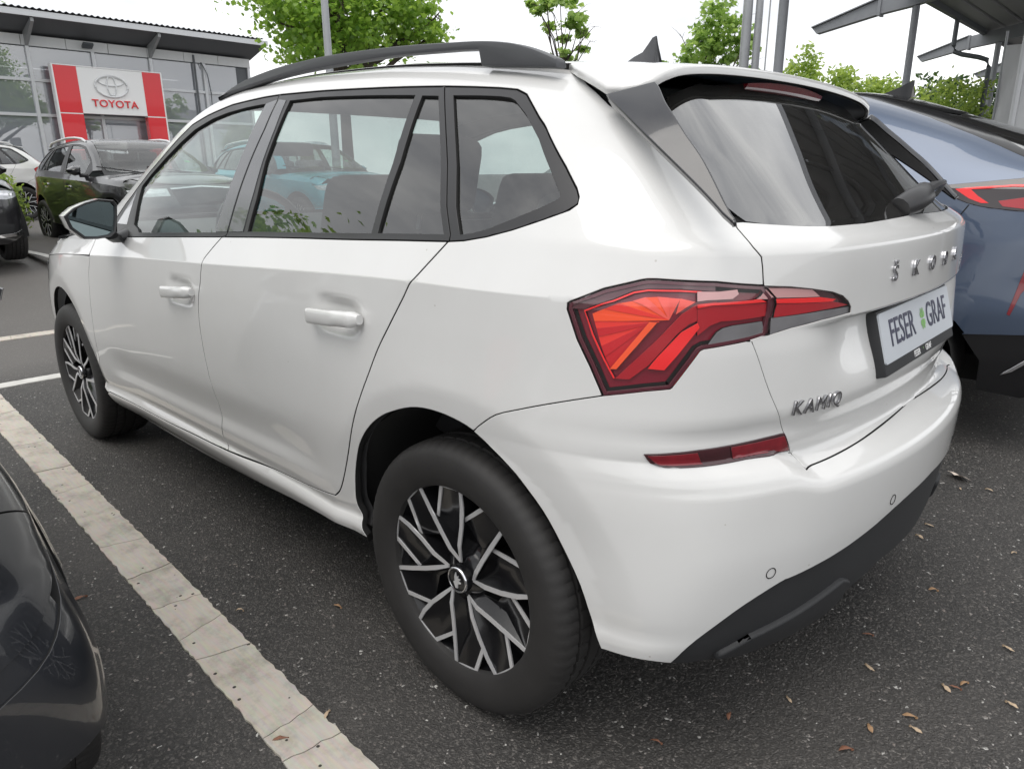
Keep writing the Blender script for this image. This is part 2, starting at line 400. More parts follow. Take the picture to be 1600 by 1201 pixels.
    def rays(s, S, T):
        S = np.asarray(S, float); T = np.asarray(T, float)
        rt = S > S_MID; S = np.where(rt, 2*S_MID - S, S)
        lf = S < S_F - S_R - YA
        th = np.clip(S/RHO, 0, math.pi/2)
        thf = np.clip((S_F - S)/RHO, 0, math.pi/2)
        ox = np.where(S > 0, XA, np.where(S < S_F, XB, XA - S))
        oy = np.where(S > S_R, YA-(S-S_R), np.where(S < S_F-S_R, YA-(S_F-S_R-S), YA))
        dx = np.where(S > 0, -np.sin(th), np.sin(thf)); dy = np.where(S > 0, np.cos(th), np.cos(thf))
        ph = np.clip((T-ZA)/RHO2, 0, math.pi/2)
        oz = np.minimum(T, ZA)
        sg = np.where(rt, -1.0, 1.0)
        O = np.stack([ox, oy*sg, oz], -1)
        D = np.stack([dx*np.cos(ph), dy*np.cos(ph)*sg, np.sin(ph)], -1)
        return O, D
    def cast(s, O, D, rear=True, tmax=1.5, it=36):
        lo = np.zeros(O.shape[:-1]); hi = np.full(O.shape[:-1], tmax)
        for _ in range(it):
            m = 0.5*(lo+hi)
            o = s.F(O + D*m[..., None], rear) > 0
            hi = np.where(o, m, hi); lo = np.where(o, lo, m)
        return O + D*(0.5*(lo+hi))[..., None]
    def wrap(s, S, T, rear=True):
        O, D = s.rays(S, T)
        return s.cast(O, D, rear)
    def top(s, X, Y, rear=True):
        X = np.asarray(X, float); Y = np.asarray(Y, float)
        O = np.stack([X, Y, 0*X + 0.6], -1)
        D = np.zeros_like(O); D[..., 2] = 1
        return s.cast(O, D, rear)
    def inv(s, P):
        """3-D point on the left half -> (s, t)"""
        P = np.asarray(P, float)
        x, y, z = P[..., 0], np.abs(P[..., 1]), P[..., 2]
        rt = P[..., 1] < 0
        th = np.arctan2(XA-x, y-YA); thf = np.arctan2(x-XB, y-YA)
        S = np.where(x >= XA, np.where(x <= XB, XA - x, np.where(y > YA, S_F - RHO*thf, S_F-S_R-(YA-y))),
                     np.where(y > YA, RHO*th, S_R + (YA-y)))
        rad = np.where((x < XA) & (y > YA), np.hypot(x-XA, y-YA), np.where(x < XA, XA-x, np.where((x > XB) & (y > YA), np.hypot(x-XB, y-YA), np.where(x > XB, x-XB, y-YA))))
        T = np.where(z <= ZA, z, ZA + RHO2*np.arctan2(z-ZA, rad))
        S = np.where(rt, 2*S_MID - S, S)
        return np.stack([S, T], -1)
OUT = {
    'belt': [(-2.2717, 0.9777), (-2.0322, 0.9953), (-1.9105, 1.0016), (-1.5517, 1.0203), (-1.1357, 1.0419), (-0.7869, 1.0583), (-0.4963, 1.0694), (-0.2963, 1.0782), (-0.1318, 1.0846)],
    'gutter': [(-2.1122, 1.0643), (-2.0675, 1.1162), (-2.0011, 1.1671), (-1.9271, 1.2145), (-1.8308, 1.2617), (-1.7378, 1.3109), (-1.6412, 1.3526), (-1.5227, 1.3721), (-1.3593, 1.3898), (-1.1587, 1.3975), (-1.0657, 1.3983), (-0.8513, 1.3947), (-0.6303, 1.3887), (-0.4681, 1.3854), (-0.3456, 1.3824), (-0.2526, 1.3783), (-0.1736, 1.3741), (-0.1238, 1.3700), (-0.0911, 1.3578), (-0.0266, 1.3055), (0.0446, 1.2544), (0.1020, 1.2128), (0.1423, 1.1795), (0.1515, 1.1679), (0.1517, 1.1593), (0.1384, 1.1518), (0.0885, 1.1345), (0.0232, 1.1132), (-0.0331, 1.0983), (-0.0887, 1.0883), (-0.1318, 1.0846)],
    'fsplit': [(-1.1357, 1.0419), (-1.1705, 1.0107), (-1.2001, 0.9794), (-1.2055, 0.9662), (-1.2156, 0.9347), (-1.2233, 0.9029), (-1.2375, 0.8701), (-1.2485, 0.8310), (-1.2519, 0.7903), (-1.2500, 0.7457), (-1.2422, 0.6849), (-1.2274, 0.6183), (-1.2135, 0.5542), (-1.2088, 0.4919), (-1.2108, 0.4378), (-1.2217, 0.3878), (-1.1963, 0.3528)],
    'rsplit': [(-0.1318, 1.0846), (-0.1691, 1.0407), (-0.1959, 1.0083), (-0.2103, 0.9927), (-0.2260, 0.9681), (-0.2447, 0.9414), (-0.2767, 0.8955), (-0.3143, 0.8398), (-0.3480, 0.7750), (-0.3732, 0.7290), (-0.4100, 0.6576), (-0.4509, 0.5660), (-0.4752, 0.5148), (-0.5020, 0.4615), (-0.5245, 0.4250), (-0.5492, 0.4032)],
    'sillgap': [(-0.5492, 0.4032), (-0.7104, 0.3804), (-0.9210, 0.3684), (-1.1963, 0.3528), (-1.4674, 0.3458), (-1.6896, 0.3389), (-1.9726, 0.3371), (-2.2616, 0.3388)],
    'fgap': [(-2.2616, 0.3388), (-2.3562, 0.3611), (-2.2992, 0.4797), (-2.2873, 0.5929), (-2.2873, 0.6736), (-2.2835, 0.7794), (-2.2806, 0.8392), (-2.2555, 0.9107), (-2.2895, 0.9447), (-2.2717, 0.9777)],
    'sillbot': [(-2.4928, 0.2458), (-2.2041, 0.2635), (-1.9186, 0.2437), (-1.6218, 0.2402), (-1.3455, 0.2490), (-0.9547, 0.2861), (-0.6440, 0.3151), (-0.4281, 0.3169)],
    'rarch': [(-0.4281, 0.3169), (-0.4474, 0.3572), (-0.4642, 0.4056), (-0.4562, 0.4558), (-0.4439, 0.5047), (-0.4148, 0.5720), (-0.3877, 0.6122), (-0.3564, 0.6460), (-0.3181, 0.6756), (-0.2727, 0.6997), (-0.2022, 0.7255), (-0.1382, 0.7339), (-0.0715, 0.7292), (-0.0157, 0.7137), (0.0351, 0.6817), (0.0644, 0.6596), (0.0898, 0.6367), (0.1351, 0.5830), (0.1731, 0.5147), (0.2052, 0.4450), (0.2260, 0.3744), (0.2444, 0.3146)],
    'farch': [(-2.2583, 0.3394), (-2.3552, 0.3620), (-2.3291, 0.4519), (-2.3475, 0.5294), (-2.4262, 0.6207), (-2.5534, 0.6827), (-2.6792, 0.7211), (-2.7690, 0.7241), (-2.8517, 0.7210)],
    'qgap': [(-0.0157, 0.7137), (0.0066, 0.7340), (0.0411, 0.7622), (0.0858, 0.7816), (0.1334, 0.7995), (0.1891, 0.8180), (0.2332, 0.8313)],
    'lampout': [(0.2332, 0.8313), (0.2101, 0.8833), (0.1867, 0.9296), (0.1674, 0.9819), (0.1681, 0.9923), (0.1730, 0.9961), (0.2265, 1.0213), (0.2851, 1.0384), (0.2939, 1.0400), (0.3080, 1.0404), (0.3976, 1.0363), (0.4302, 1.0320), (0.4787, 1.0261)],
    'lampseam': [(0.4787, 1.0261), (0.4967, 1.0060), (0.4966, 0.9766), (0.4896, 0.9377)],
    'lampbot': [(0.4896, 0.9377), (0.4610, 0.9325), (0.4209, 0.9277), (0.3817, 0.9225), (0.3760, 0.9194), (0.3580, 0.8896), (0.3372, 0.8548), (0.3341, 0.8518), (0.2974, 0.8458), (0.2332, 0.8313)],
    'lampin': [(0.4787, 1.0261), (0.5299, 1.0216), (0.5731, 1.0150), (0.6247, 1.0048), (0.6576, 0.9942), (0.6777, 0.9822), (0.6887, 0.9699), (0.6885, 0.9590), (0.6048, 0.9558), (0.5365, 0.9475), (0.4896, 0.9377)],
    'tgside': [(0.1330, 1.3743), (0.2069, 1.3277), (0.2777, 1.2756), (0.3400, 1.2272), (0.4014, 1.1758), (0.4440, 1.1306)],
    'tgside2': [(0.4440, 1.1306), (0.4535, 1.1092), (0.4617, 1.0919), (0.4735, 1.0759), (0.4760, 1.0581), (0.4787, 1.0261)],
    'tgside3': [(0.4610, 0.9319), (0.4752, 0.8992), (0.5048, 0.8293), (0.5479, 0.7473), (0.5721, 0.7043), (0.5852, 0.6856), (0.5867, 0.6729)],
    'tgbot': [(0.5867, 0.6729), (0.7124, 0.6777), (0.8591, 0.6843), (1.0318, 0.6899), (1.1406, 0.6921)],
    'glassbot': [(0.4440, 1.1306), (0.4623, 1.1312), (0.5125, 1.1270), (0.5811, 1.1218), (0.6729, 1.1182), (0.7985, 1.1174), (0.9720, 1.1199)],
    'bumbot': [(0.2444, 0.3146), (0.2841, 0.3166), (0.3218, 0.3169), (0.3571, 0.3093)],
    'border': [(0.3571, 0.3093), (0.3814, 0.3502), (0.4237, 0.3913), (0.4720, 0.4255), (0.5406, 0.4554), (0.5708, 0.4596), (0.7007, 0.4792), (0.8591, 0.5120), (0.9961, 0.5273)],
    'refl': [(0.3002, 0.7306), (0.3359, 0.7336), (0.3818, 0.7375), (0.4264, 0.7392), (0.4879, 0.7406), (0.5482, 0.7441), (0.5712, 0.7045), (0.4703, 0.7082), (0.3940, 0.7071), (0.3454, 0.7071), (0.3237, 0.7084), (0.3100, 0.7156)],
    'spoilgap': [(-0.0389, 1.4483), (0.0258, 1.4077), (0.0878, 1.3806), (0.1344, 1.3565), (0.1681, 1.3365)],
    'blade_in': [(0.2921, 1.3500), (0.3011, 1.3357), (0.3079, 1.3196), (0.3147, 1.3041), (0.3254, 1.2869), (0.3368, 1.2691), (0.3518, 1.2438), (0.3706, 1.2153), (0.3831, 1.1902), (0.3941, 1.1652), (0.4000, 1.1542), (0.4055, 1.1444)],
    'blade_out': [(0.1681, 1.3365), (0.2253, 1.2952), (0.2802, 1.2508), (0.3272, 1.2117), (0.3719, 1.1726), (0.4003, 1.1443), (0.4042, 1.1381)],
    'fg_front': [(-2.0808, 1.0401), (-1.9982, 1.1647)],
    'fglass': [(-1.8225, 1.0228), (-1.8405, 1.0343), (-1.8911, 1.0479), (-1.9013, 1.0816), (-1.9270, 1.1401), (-1.9438, 1.1740), (-1.8865, 1.2076), (-1.7831, 1.2559), (-1.6880, 1.2969), (-1.5920, 1.3321), (-1.4686, 1.3559), (-1.3602, 1.3669), (-1.2411, 1.3737), (-1.1306, 1.3767), (-1.1355, 1.3304), (-1.1534, 1.2355), (-1.1737, 1.1520), (-1.1918, 1.0538)],
    'tri': [(-2.0769, 1.0438), (-2.0274, 1.1031), (-1.9811, 1.1594), (-1.9666, 1.0448)],
    'bplate_f': [(-1.1234, 1.3772), (-1.0669, 1.3851), (-1.0685, 1.3081), (-1.0870, 1.2330), (-1.1004, 1.1645), (-1.1151, 1.0574), (-1.1874, 1.0540), (-1.1716, 1.1520), (-1.1492, 1.2354), (-1.1338, 1.3287)],
    'bplate_r': [(-1.0571, 1.3845), (-1.0131, 1.3801), (-1.0060, 1.3042), (-1.0095, 1.2319), (-1.0062, 1.1653), (-1.0146, 1.0622), (-1.1047, 1.0579), (-1.0901, 1.1620), (-1.0778, 1.2314), (-1.0584, 1.3093)],
    'rglass': [(-0.9907, 1.3771), (-0.8332, 1.3772), (-0.6129, 1.3698), (-0.4330, 1.3629), (-0.4038, 1.2197), (-0.4004, 1.0899), (-0.6682, 1.0785), (-0.9885, 1.0652), (-0.9808, 1.1530), (-0.9942, 1.2302), (-0.9912, 1.3036)],
    'rdiv': [(-0.4284, 1.3627), (-0.4069, 1.3608), (-0.3786, 1.2230), (-0.3770, 1.0910), (-0.3974, 1.0901), (-0.3991, 1.2197)],
    'rglass2': [(-0.4045, 1.3606), (-0.3501, 1.3583), (-0.2400, 1.2185), (-0.1573, 1.0994), (-0.3746, 1.0910), (-0.3763, 1.2230)],
    'qglass': [(-0.2983, 1.3578), (-0.2255, 1.3556), (-0.1592, 1.3523), (-0.1289, 1.3487), (-0.1118, 1.3425), (-0.0647, 1.3117), (0.0085, 1.2526), (0.0685, 1.2045), (0.1026, 1.1748), (0.1067, 1.1694), (0.1012, 1.1658), (0.0462, 1.1473), (-0.0381, 1.1148), (-0.0706, 1.1063), (-0.1070, 1.1004), (-0.1879, 1.2171)],
    'doorgap_up': [(-0.3478, 1.3824), (-0.2179, 1.2184), (-0.1345, 1.0980), (-0.1318, 1.0846)],
    'bsplit_up': [(-1.0712, 1.3983), (-1.0685, 1.3081), (-1.0830, 1.2329), (-1.0982, 1.1619), (-1.1098, 1.0595), (-1.1357, 1.0419)],
    'fhandle': [(-1.5023, 0.8467), (-1.2691, 0.8707), (-1.4195, 0.8534)],
    'rhandle': [(-0.5943, 0.8844), (-0.3652, 0.9025), (-0.4977, 0.8910)],
    'sensors': [(0.5149, 0.4842), (0.8433, 0.5405)],
    'wiper': [(1.0781, 1.1442)],
    'emblem_k': [(0.5489, 0.7779), (0.5413, 0.8076), (0.6710, 0.7857), (0.6605, 0.8139)],
    'letters': [(0.8317, 0.9989), (1.4016, 1.0101)],
    'crease': [(-2.8640, 0.8710), (-2.2536, 0.9116), (-1.7610, 0.9403), (-1.2064, 0.9624), (-1.0558, 0.9676), (-0.6985, 0.9865), (-0.4490, 0.9965), (-0.1873, 1.0001), (0.0076, 0.9963), (0.1089, 0.9905)],
    'lowcrease': [(-2.0030, 0.4555), (-1.7127, 0.4706), (-1.2056, 0.4926), (-0.8833, 0.5187), (-0.5832, 0.5488)],
}
ZO = [
    ('smoke', -0.0060, [(0.1677, 0.9876), (0.2260, 1.0164), (0.2886, 1.0350), (0.3438, 1.0350), (0.3976, 1.0305), (0.3977, 1.0217), (0.3439, 1.0269), (0.2944, 1.0260), (0.2728, 1.0224), (0.1949, 0.9844), (0.1704, 0.9830)]),
    ('red_bright', -0.0065, [(0.3760, 1.0222), (0.3440, 1.0245), (0.2944, 1.0244), (0.2725, 1.0199), (0.1940, 0.9815), (0.2094, 0.9385), (0.2286, 0.8981), (0.2470, 0.8637), (0.2489, 0.8651), (0.2306, 0.8994), (0.2116, 0.9397), (0.1958, 0.9800), (0.2734, 1.0178), (0.2946, 1.0221), (0.3440, 1.0222), (0.3759, 1.0199)]),
    ('bowl_d', -0.0110, [(0.2401, 0.8805), (0.2311, 0.9009), (0.2997, 0.9683), (0.2994, 0.9672)]),
    ('bowl_d', -0.0098, [(0.2313, 0.9013), (0.2247, 0.9197), (0.3032, 0.9687), (0.3029, 0.9676)]),
    ('bowl_c', -0.0110, [(0.2245, 0.9194), (0.2192, 0.9358), (0.3068, 0.9686), (0.3065, 0.9675)]),
    ('bowl_d', -0.0098, [(0.2194, 0.9361), (0.2153, 0.9504), (0.3103, 0.9690), (0.3100, 0.9679)]),
    ('bowl_c', -0.0110, [(0.2150, 0.9501), (0.2109, 0.9634), (0.3139, 0.9688), (0.3136, 0.9678)]),
    ('bowl_b', -0.0098, [(0.2112, 0.9637), (0.2075, 0.9768), (0.3286, 0.9732), (0.3283, 0.9722)]),
    ('bowl_b', -0.0110, [(0.2072, 0.9765), (0.2273, 0.9864), (0.3288, 0.9729), (0.3285, 0.9719)]),
    ('bowl_c', -0.0098, [(0.2275, 0.9866), (0.2499, 0.9976), (0.3286, 0.9732), (0.3283, 0.9722)]),
    ('bowl_b', -0.0110, [(0.2498, 0.9974), (0.2716, 1.0055), (0.3288, 0.9729), (0.3285, 0.9719)]),
    ('bowl_a', -0.0098, [(0.2717, 1.0057), (0.2913, 1.0124), (0.3286, 0.9732), (0.3283, 0.9722)]),
    ('bowl_b', -0.0110, [(0.2913, 1.0122), (0.3093, 1.0134), (0.3288, 0.9729), (0.3285, 0.9719)]),
    ('bowl_a', -0.0098, [(0.3092, 1.0136), (0.3270, 1.0124), (0.3286, 0.9732), (0.3283, 0.9722)]),
    ('bowl_a', -0.0110, [(0.3271, 1.0122), (0.3448, 1.0107), (0.3288, 0.9729), (0.3285, 0.9719)]),
    ('bowl_a', -0.0098, [(0.3446, 1.0109), (0.3678, 1.0051), (0.3388, 0.9825), (0.3385, 0.9815)]),
    ('orange', -0.0055, [(0.2992, 0.9682), (0.3103, 0.9678), (0.2511, 0.8816), (0.2409, 0.8806)]),
    ('red_mid', -0.0080, [(0.4003, 1.0047), (0.3693, 0.9992), (0.3470, 0.9825), (0.3119, 0.9379), (0.2497, 0.8637), (0.2718, 0.8646), (0.2996, 0.8913), (0.3397, 0.9465), (0.3584, 0.9653), (0.3742, 0.9722), (0.4017, 0.9754)]),
    ('red_bright', -0.0050, [(0.3719, 0.9674), (0.3479, 0.9518), (0.3146, 0.9090), (0.2997, 0.8863), (0.3243, 0.8850), (0.3416, 0.9098), (0.3749, 0.9597)]),
    ('red_bright', -0.0060, [(0.3774, 0.9198), (0.3593, 0.8895), (0.3382, 0.8561), (0.3416, 0.8720), (0.3654, 0.9144)]),
    ('pale', -0.0040, [(0.3693, 1.0214), (0.4014, 1.0203), (0.4330, 1.0225), (0.4355, 1.0150), (0.4253, 1.0076), (0.3853, 1.0073), (0.3694, 1.0055)]),  # pink highlight on the lamp, painted as a pale plate
    ('red_bright', -0.0045, [(0.3696, 0.9990), (0.3935, 1.0018), (0.4626, 1.0025), (0.4744, 1.0044), (0.4885, 0.9972), (0.4552, 0.9973), (0.3937, 0.9975), (0.3699, 0.9932)]),
    ('red_mid', -0.0070, [(0.3705, 0.9916), (0.3945, 0.9963), (0.4566, 0.9956), (0.4918, 0.9947), (0.4965, 0.9727), (0.4396, 0.9692), (0.4094, 0.9690), (0.3913, 0.9621), (0.3727, 0.9455)]),
    ('clear_grey', -0.0050, [(0.4030, 0.9499), (0.4128, 0.9566), (0.4302, 0.9600), (0.4829, 0.9630), (0.4881, 0.9377), (0.4228, 0.9294), (0.3859, 0.9243), (0.3936, 0.9362)]),
    ('pale', -0.0040, [(0.4854, 1.0188), (0.5004, 1.0055), (0.4922, 1.0025), (0.4681, 1.0043), (0.4763, 1.0078)]),
]
ZI = [
    ('pale', -0.0040, [(0.4902, 1.0217), (0.5332, 1.0182), (0.5782, 1.0126), (0.5982, 0.9985), (0.5071, 1.0036)]),
    ('red_bright', -0.0045, [(0.5065, 1.0010), (0.5990, 0.9968), (0.6428, 0.9888), (0.6341, 0.9859), (0.5082, 0.9936)]),
    ('red_mid', -0.0060, [(0.5093, 0.9921), (0.6395, 0.9843), (0.6888, 0.9731), (0.6093, 0.9730), (0.5053, 0.9687)]),
    ('clear_grey', -0.0050, [(0.5002, 0.9671), (0.6085, 0.9704), (0.6878, 0.9692), (0.6962, 0.9585), (0.6103, 0.9562), (0.4998, 0.9384)]),
]
ZR = [
    ('refl_red', 0.0008, [(0.3056, 0.7293), (0.3372, 0.7317), (0.3798, 0.7347), (0.3895, 0.7092), (0.3450, 0.7095), (0.3236, 0.7110)]),
    ('refl_red', 0.0008, [(0.4370, 0.7376), (0.4880, 0.7375), (0.5456, 0.7402), (0.5639, 0.7091), (0.4716, 0.7105), (0.4429, 0.7108)]),
]
BLUE_LOC = (0.02, -2.62, 0.0)
BLUE = {
    'edge': [(-0.4201, 1.5511), (-0.3434, 1.5370), (-0.2416, 1.5061), (-0.1613, 1.4821), (-0.0371, 1.4391), (0.1261, 1.3862), (0.2551, 1.3212), (0.3401, 1.2650), (0.3963, 1.2197), (0.4337, 1.1846)],
    'lamptop': [(0.1354, 1.1411), (0.1544, 1.1511), (0.1946, 1.1543), (0.2330, 1.1568), (0.3035, 1.1619), (0.3664, 1.1660), (0.4099, 1.1699), (0.4406, 1.1723)],
    'lampbot': [(0.1365, 1.1313), (0.1609, 1.1139), (0.1860, 1.1002), (0.2076, 1.0866), (0.2304, 1.0766), (0.2614, 1.0662), (0.3050, 1.0578), (0.3631, 1.0494), (0.4017, 1.0471), (0.4283, 1.0454)],
    'chev': [(0.1812, 1.1358), (0.2327, 1.1417), (0.3383, 1.1513), (0.3612, 1.1513), (0.4151, 1.1550), (0.4129, 1.1507), (0.3597, 1.1438), (0.3352, 1.1447), (0.2281, 1.1348), (0.2492, 1.1081), (0.2793, 1.0804), (0.2604, 1.0800), (0.2263, 1.0974)],
    'lstrip': [(0.3032, 1.0885), (0.3608, 1.1030), (0.4118, 1.1070), (0.4131, 1.0649), (0.3626, 1.0595), (0.3145, 1.0683)],
    'foot': [(0.2568, 0.5296), (0.3017, 0.5342), (0.3456, 0.5403), (0.3980, 0.5469), (0.4456, 0.5573)],
    'refl': [(0.3551, 0.6301), (0.3685, 0.7280), (0.3803, 0.8211), (0.3897, 0.8687), (0.3971, 0.7704), (0.3773, 0.7158), (0.3610, 0.6255)],
    'chrome': [(0.3648, 0.3689), (0.3856, 0.4009), (0.4074, 0.4382), (0.4502, 0.4986), (0.4511, 0.4879), (0.4086, 0.4245), (0.3869, 0.3883)],
    'seam': [(0.1963, 1.0088), (0.2102, 1.0383), (0.2273, 1.0729)],
    'screen': [(1.0854, 1.6783), (0.1134, 1.5533), (0.3374, 1.4207), (0.3927, 1.3137), (0.4197, 1.2476), (0.4493, 1.2054), (0.5276, 1.1804), (0.7854, 1.1799), (1.0854, 1.1791)],
}
# ---------------------------------------------------------------- panels cut from the body surface
def resample(P, h, closed=True):
    P = [np.asarray(p, float) for p in P]; o = []
    n = len(P)
    for i in range(n if closed else n-1):
        a, b = P[i], P[(i+1) % n]; L = np.linalg.norm(b-a); k = max(1, int(math.ceil(L/h)))
        for j in range(k): o.append(a + (b-a)*(j/k))
    if not closed: o.append(P[-1])
    return np.array(o)
def smooth_curve(P, sub=4):
    """Catmull-Rom through an open list of 2-D points"""
    P = np.asarray(P, float)
    if len(P) < 3: return P
    Q = np.vstack([2*P[0]-P[1], P, 2*P[-1]-P[-2]]); o = []
    for i in range(1, len(Q)-2):
        for j in range(sub):
            t = j/sub
            p0, p1, p2, p3 = Q[i-1], Q[i], Q[i+1], Q[i+2]
            o.append(0.5*((2*p1) + (p2-p0)*t + (2*p0-5*p1+4*p2-p3)*t*t + (3*p1-p0-3*p2+p3)*t**3))
    o.append(P[-1]); return np.array(o)
def area2(P):
    x, y = P[:, 0], P[:, 1]; return 0.5*np.sum(x*np.roll(y, -1) - np.roll(x, -1)*y)
def inside(P, pts):
    x, y = pts[:, 0], pts[:, 1]; c = np.zeros(len(pts), bool); n = len(P)
    for i in range(n):
        x0, y0 = P[i]; x1, y1 = P[(i+1) % n]
        if y0 == y1: continue
        k = ((y0 > y) != (y1 > y)) & (x < (x1-x0)*(y-y0)/(y1-y0) + x0); c ^= k
    return c
def inset_poly(P, d):
    P = np.asarray(P); sgn = 1.0 if area2(P) > 0 else -1.0
    e = np.roll(P, -1, 0) - P; e /= np.maximum(np.linalg.norm(e, axis=1, keepdims=True), 1e-9)
    n = np.stack([-e[:, 1], e[:, 0]], 1)*sgn
    m = n + np.roll(n, 1, 0); L = np.maximum(np.sum(m*m, 1, keepdims=True)/2, 0.35)
    return P + m*d/L
def panel(name, outline, mat, parent, body, h=0.014, holes=(), rear=True, off=0.0, inset=0.0029, flange=0.016, feats=(), dom='wrap', mirror=False, rim=0.0010, dense=None, deep=True):
    """one skin panel: outline is a closed list of (s,t) (or (x,y) with dom='top')"""
    me = panel_mesh(name, outline, body, h, holes, rear, off, inset, flange, feats, dom, mirror, rim, dense)
    me.materials.append(mat)
    if deep and flange > 0 and me['n_skin'] < len(me.polygons):
        me.materials.append(M['gap'])  # inner flange coloured black to paint the shade inside the panel gaps
        mi = np.zeros(len(me.polygons), np.int32); mi[me['n_skin']:] = 1
        me.polygons.foreach_set('material_index', mi)
    return link(name, me, parent, mat)
def panel_mesh(name, outline, body, h=0.014, holes=(), rear=True, off=0.0, inset=0.0017, flange=0.016, feats=(), dom='wrap', mirror=False, rim=0.0012, dense=None):
    ol = resample(outline, h)
    if inset: ol = inset_poly(ol, inset)
    hs = [resample(x, h) for x in holes]
    if inset: hs = [inset_poly(x, -inset) for x in hs]
    lo, hi = ol.min(0), ol.max(0)
    gx, gy = np.meshgrid(np.arange(lo[0]+h/2, hi[0], h), np.arange(lo[1]+h/2, hi[1], h))
    gx = gx + (np.arange(gx.shape[0]) % 2)[:, None]*h/2
    G = np.stack([gx.ravel(), gy.ravel()], 1)
    if dense is not None:      # extra rows where the section bends hard
        t0, t1, hh = dense
        G = G[(G[:, 1] < t0) | (G[:, 1] > t1)]
        dx, dy = np.meshgrid(np.arange(lo[0], hi[0], h), np.arange(max(t0, lo[1]), min(t1, hi[1]), hh))
        G = np.vstack([G, np.stack([dx.ravel(), dy.ravel()], 1)])
    FP = []
    for f in feats:
        f = np.asarray(f)
        for d in (-0.012, -0.006, -0.002, 0.002, 0.006, 0.012):
            FP.append(resample(f + np.array([0, d]), h, closed=False))
        fy = np.interp(G[:, 0], f[np.argsort(f[:, 0]), 0], f[np.argsort(f[:, 0]), 1], left=1e3, right=1e3)
        G = G[np.abs(G[:, 1]-fy) > 0.016]
    if FP: G = np.vstack([G] + FP)
    G = G[inside(ol, G)]
    for x in hs: G = G[~inside(x, G)]
    B_ = np.vstack([ol] + hs)
    keep = np.ones(len(G), bool)
    for i in range(0, len(G), 4000):
        d2 = ((G[i:i+4000, None, :] - B_[None])**2).sum(-1).min(1); keep[i:i+4000] = d2 > (0.35*h)**2
    G = G[keep]
    V2 = np.vstack([B_, G]); loops = []; b = 0
    for l in [ol] + hs: loops.append(list(range(b, b+len(l)))); b += len(l)
    edges = [(l[i], l[(i+1) % len(l)]) for l in loops for i in range(len(l))]
    r = delaunay_2d_cdt([Vector(v) for v in V2], edges, [], 0, 1e-7)
    V2 = np.array([tuple(v) for v in r[0]]); tri = np.array([f for f in r[2] if len(f) == 3], int)
    ce = V2[tri].mean(1); kp = inside(ol, ce)
    for x in hs: kp &= ~inside(x, ce)
    tri = tri[kp]
    if dom == 'wrap':
        P = body.wrap(V2[:, 0], V2[:, 1], rear)
    else:
        P = body.top(V2[:, 0], V2[:, 1], rear)
    N = body.grad(P, rear)
    P = P + N*off
    # orient
    a, c, d = P[tri[:, 0]], P[tri[:, 1]], P[tri[:, 2]]
    fn = np.cross(c-a, d-a); flip = (fn*N[tri[:, 0]]).sum(1) < 0
    tri[flip] = tri[flip][:, ::-1]
    n_skin = len(tri)
    # boundary loops -> rolled edge and flange
    if flange > 0:
        E = {}
        for t in tri:
            for i in range(3):
                e = (t[i], t[(i+1) % 3]); E[e] = 1
        bd = [e for e in E if (e[1], e[0]) not in E]
        nxt = {}; prv = {}
        for u, v in bd: nxt[u] = v; prv[v] = u
        bv = [v for v in nxt if v in prv]
        idx = {v: i for i, v in enumerate(bv)}
        tg = np.array([P[nxt[v]] - P[prv[v]] for v in bv]); tg /= np.maximum(np.linalg.norm(tg, axis=1, keepdims=True), 1e-9)
        nb = N[bv]; outd = np.cross(tg, nb); outd /= np.maximum(np.linalg.norm(outd, axis=1, keepdims=True), 1e-9)
        B1 = P[bv] + outd*rim*0.7 - nb*rim*0.3; B2 = P[bv] + outd*rim - nb*rim; B3 = B2 - nb*flange
        n0 = len(P); nbv = len(bv)
        P = np.vstack([P, B1, B2, B3]); N = np.vstack([N, (nb*0.75+outd*0.66), (outd*0.96+nb*0.25), outd])
        fl = []; fd = []
        for u, v in bd:
            if u in idx and v in idx:
                i, j = idx[u], idx[v]
                ring = [(u, v), (n0+i, n0+j), (n0+nbv+i, n0+nbv+j), (n0+2*nbv+i, n0+2*nbv+j)]
                (p0, p1), (p2, p3), (p4, p5), (p6, p7) = ring
                fl += [(p1, p0, p2), (p1, p2, p3), (p3, p2, p4), (p3, p4, p5)]; fd += [(p5, p4, p6), (p5, p6, p7)]
        tri = np.vstack([tri, np.array(fl, int)]) if fl else tri
        n_skin = len(tri)
        tri = np.vstack([tri, np.array(fd, int)]) if fd else tri
        N = N/np.linalg.norm(N, axis=1, keepdims=True)
    if mirror:
        P = P*np.array([1, -1, 1]); N = N*np.array([1, -1, 1]); tri = tri[:, ::-1]
    me = mesh_np(name, P, np.ascontiguousarray(tri), None, N)
    me['n_skin'] = int(n_skin)
    return me
def seam_strip(name, curves, body, parent, mat, w=0.026, depth=0.010, rear=True, mirror=False):
    """dark rubber behind the panel gaps"""
    V = []; F = []; 
    for c in curves:
        c = resample(c, 0.02, closed=False); 
        t = np.gradient(c, axis=0); t /= np.maximum(np.linalg.norm(t, axis=1, keepdims=True), 1e-9)
        n = np.stack([-t[:, 1], t[:, 0]], 1)
        b = len(V)
        A = np.vstack([c + n*w/2, c - n*w/2])
        P = body.wrap(A[:, 0], A[:, 1], rear); P = P - body.grad(P, rear)*depth
        if mirror: P = P*np.array([1, -1, 1])
        V += list(P); k = len(c)
        F += [(b+i, b+i+1, b+k+i+1, b+k+i) for i in range(k-1)]
    return link(name, mesh_np(name, np.array(V), F), parent, mat)
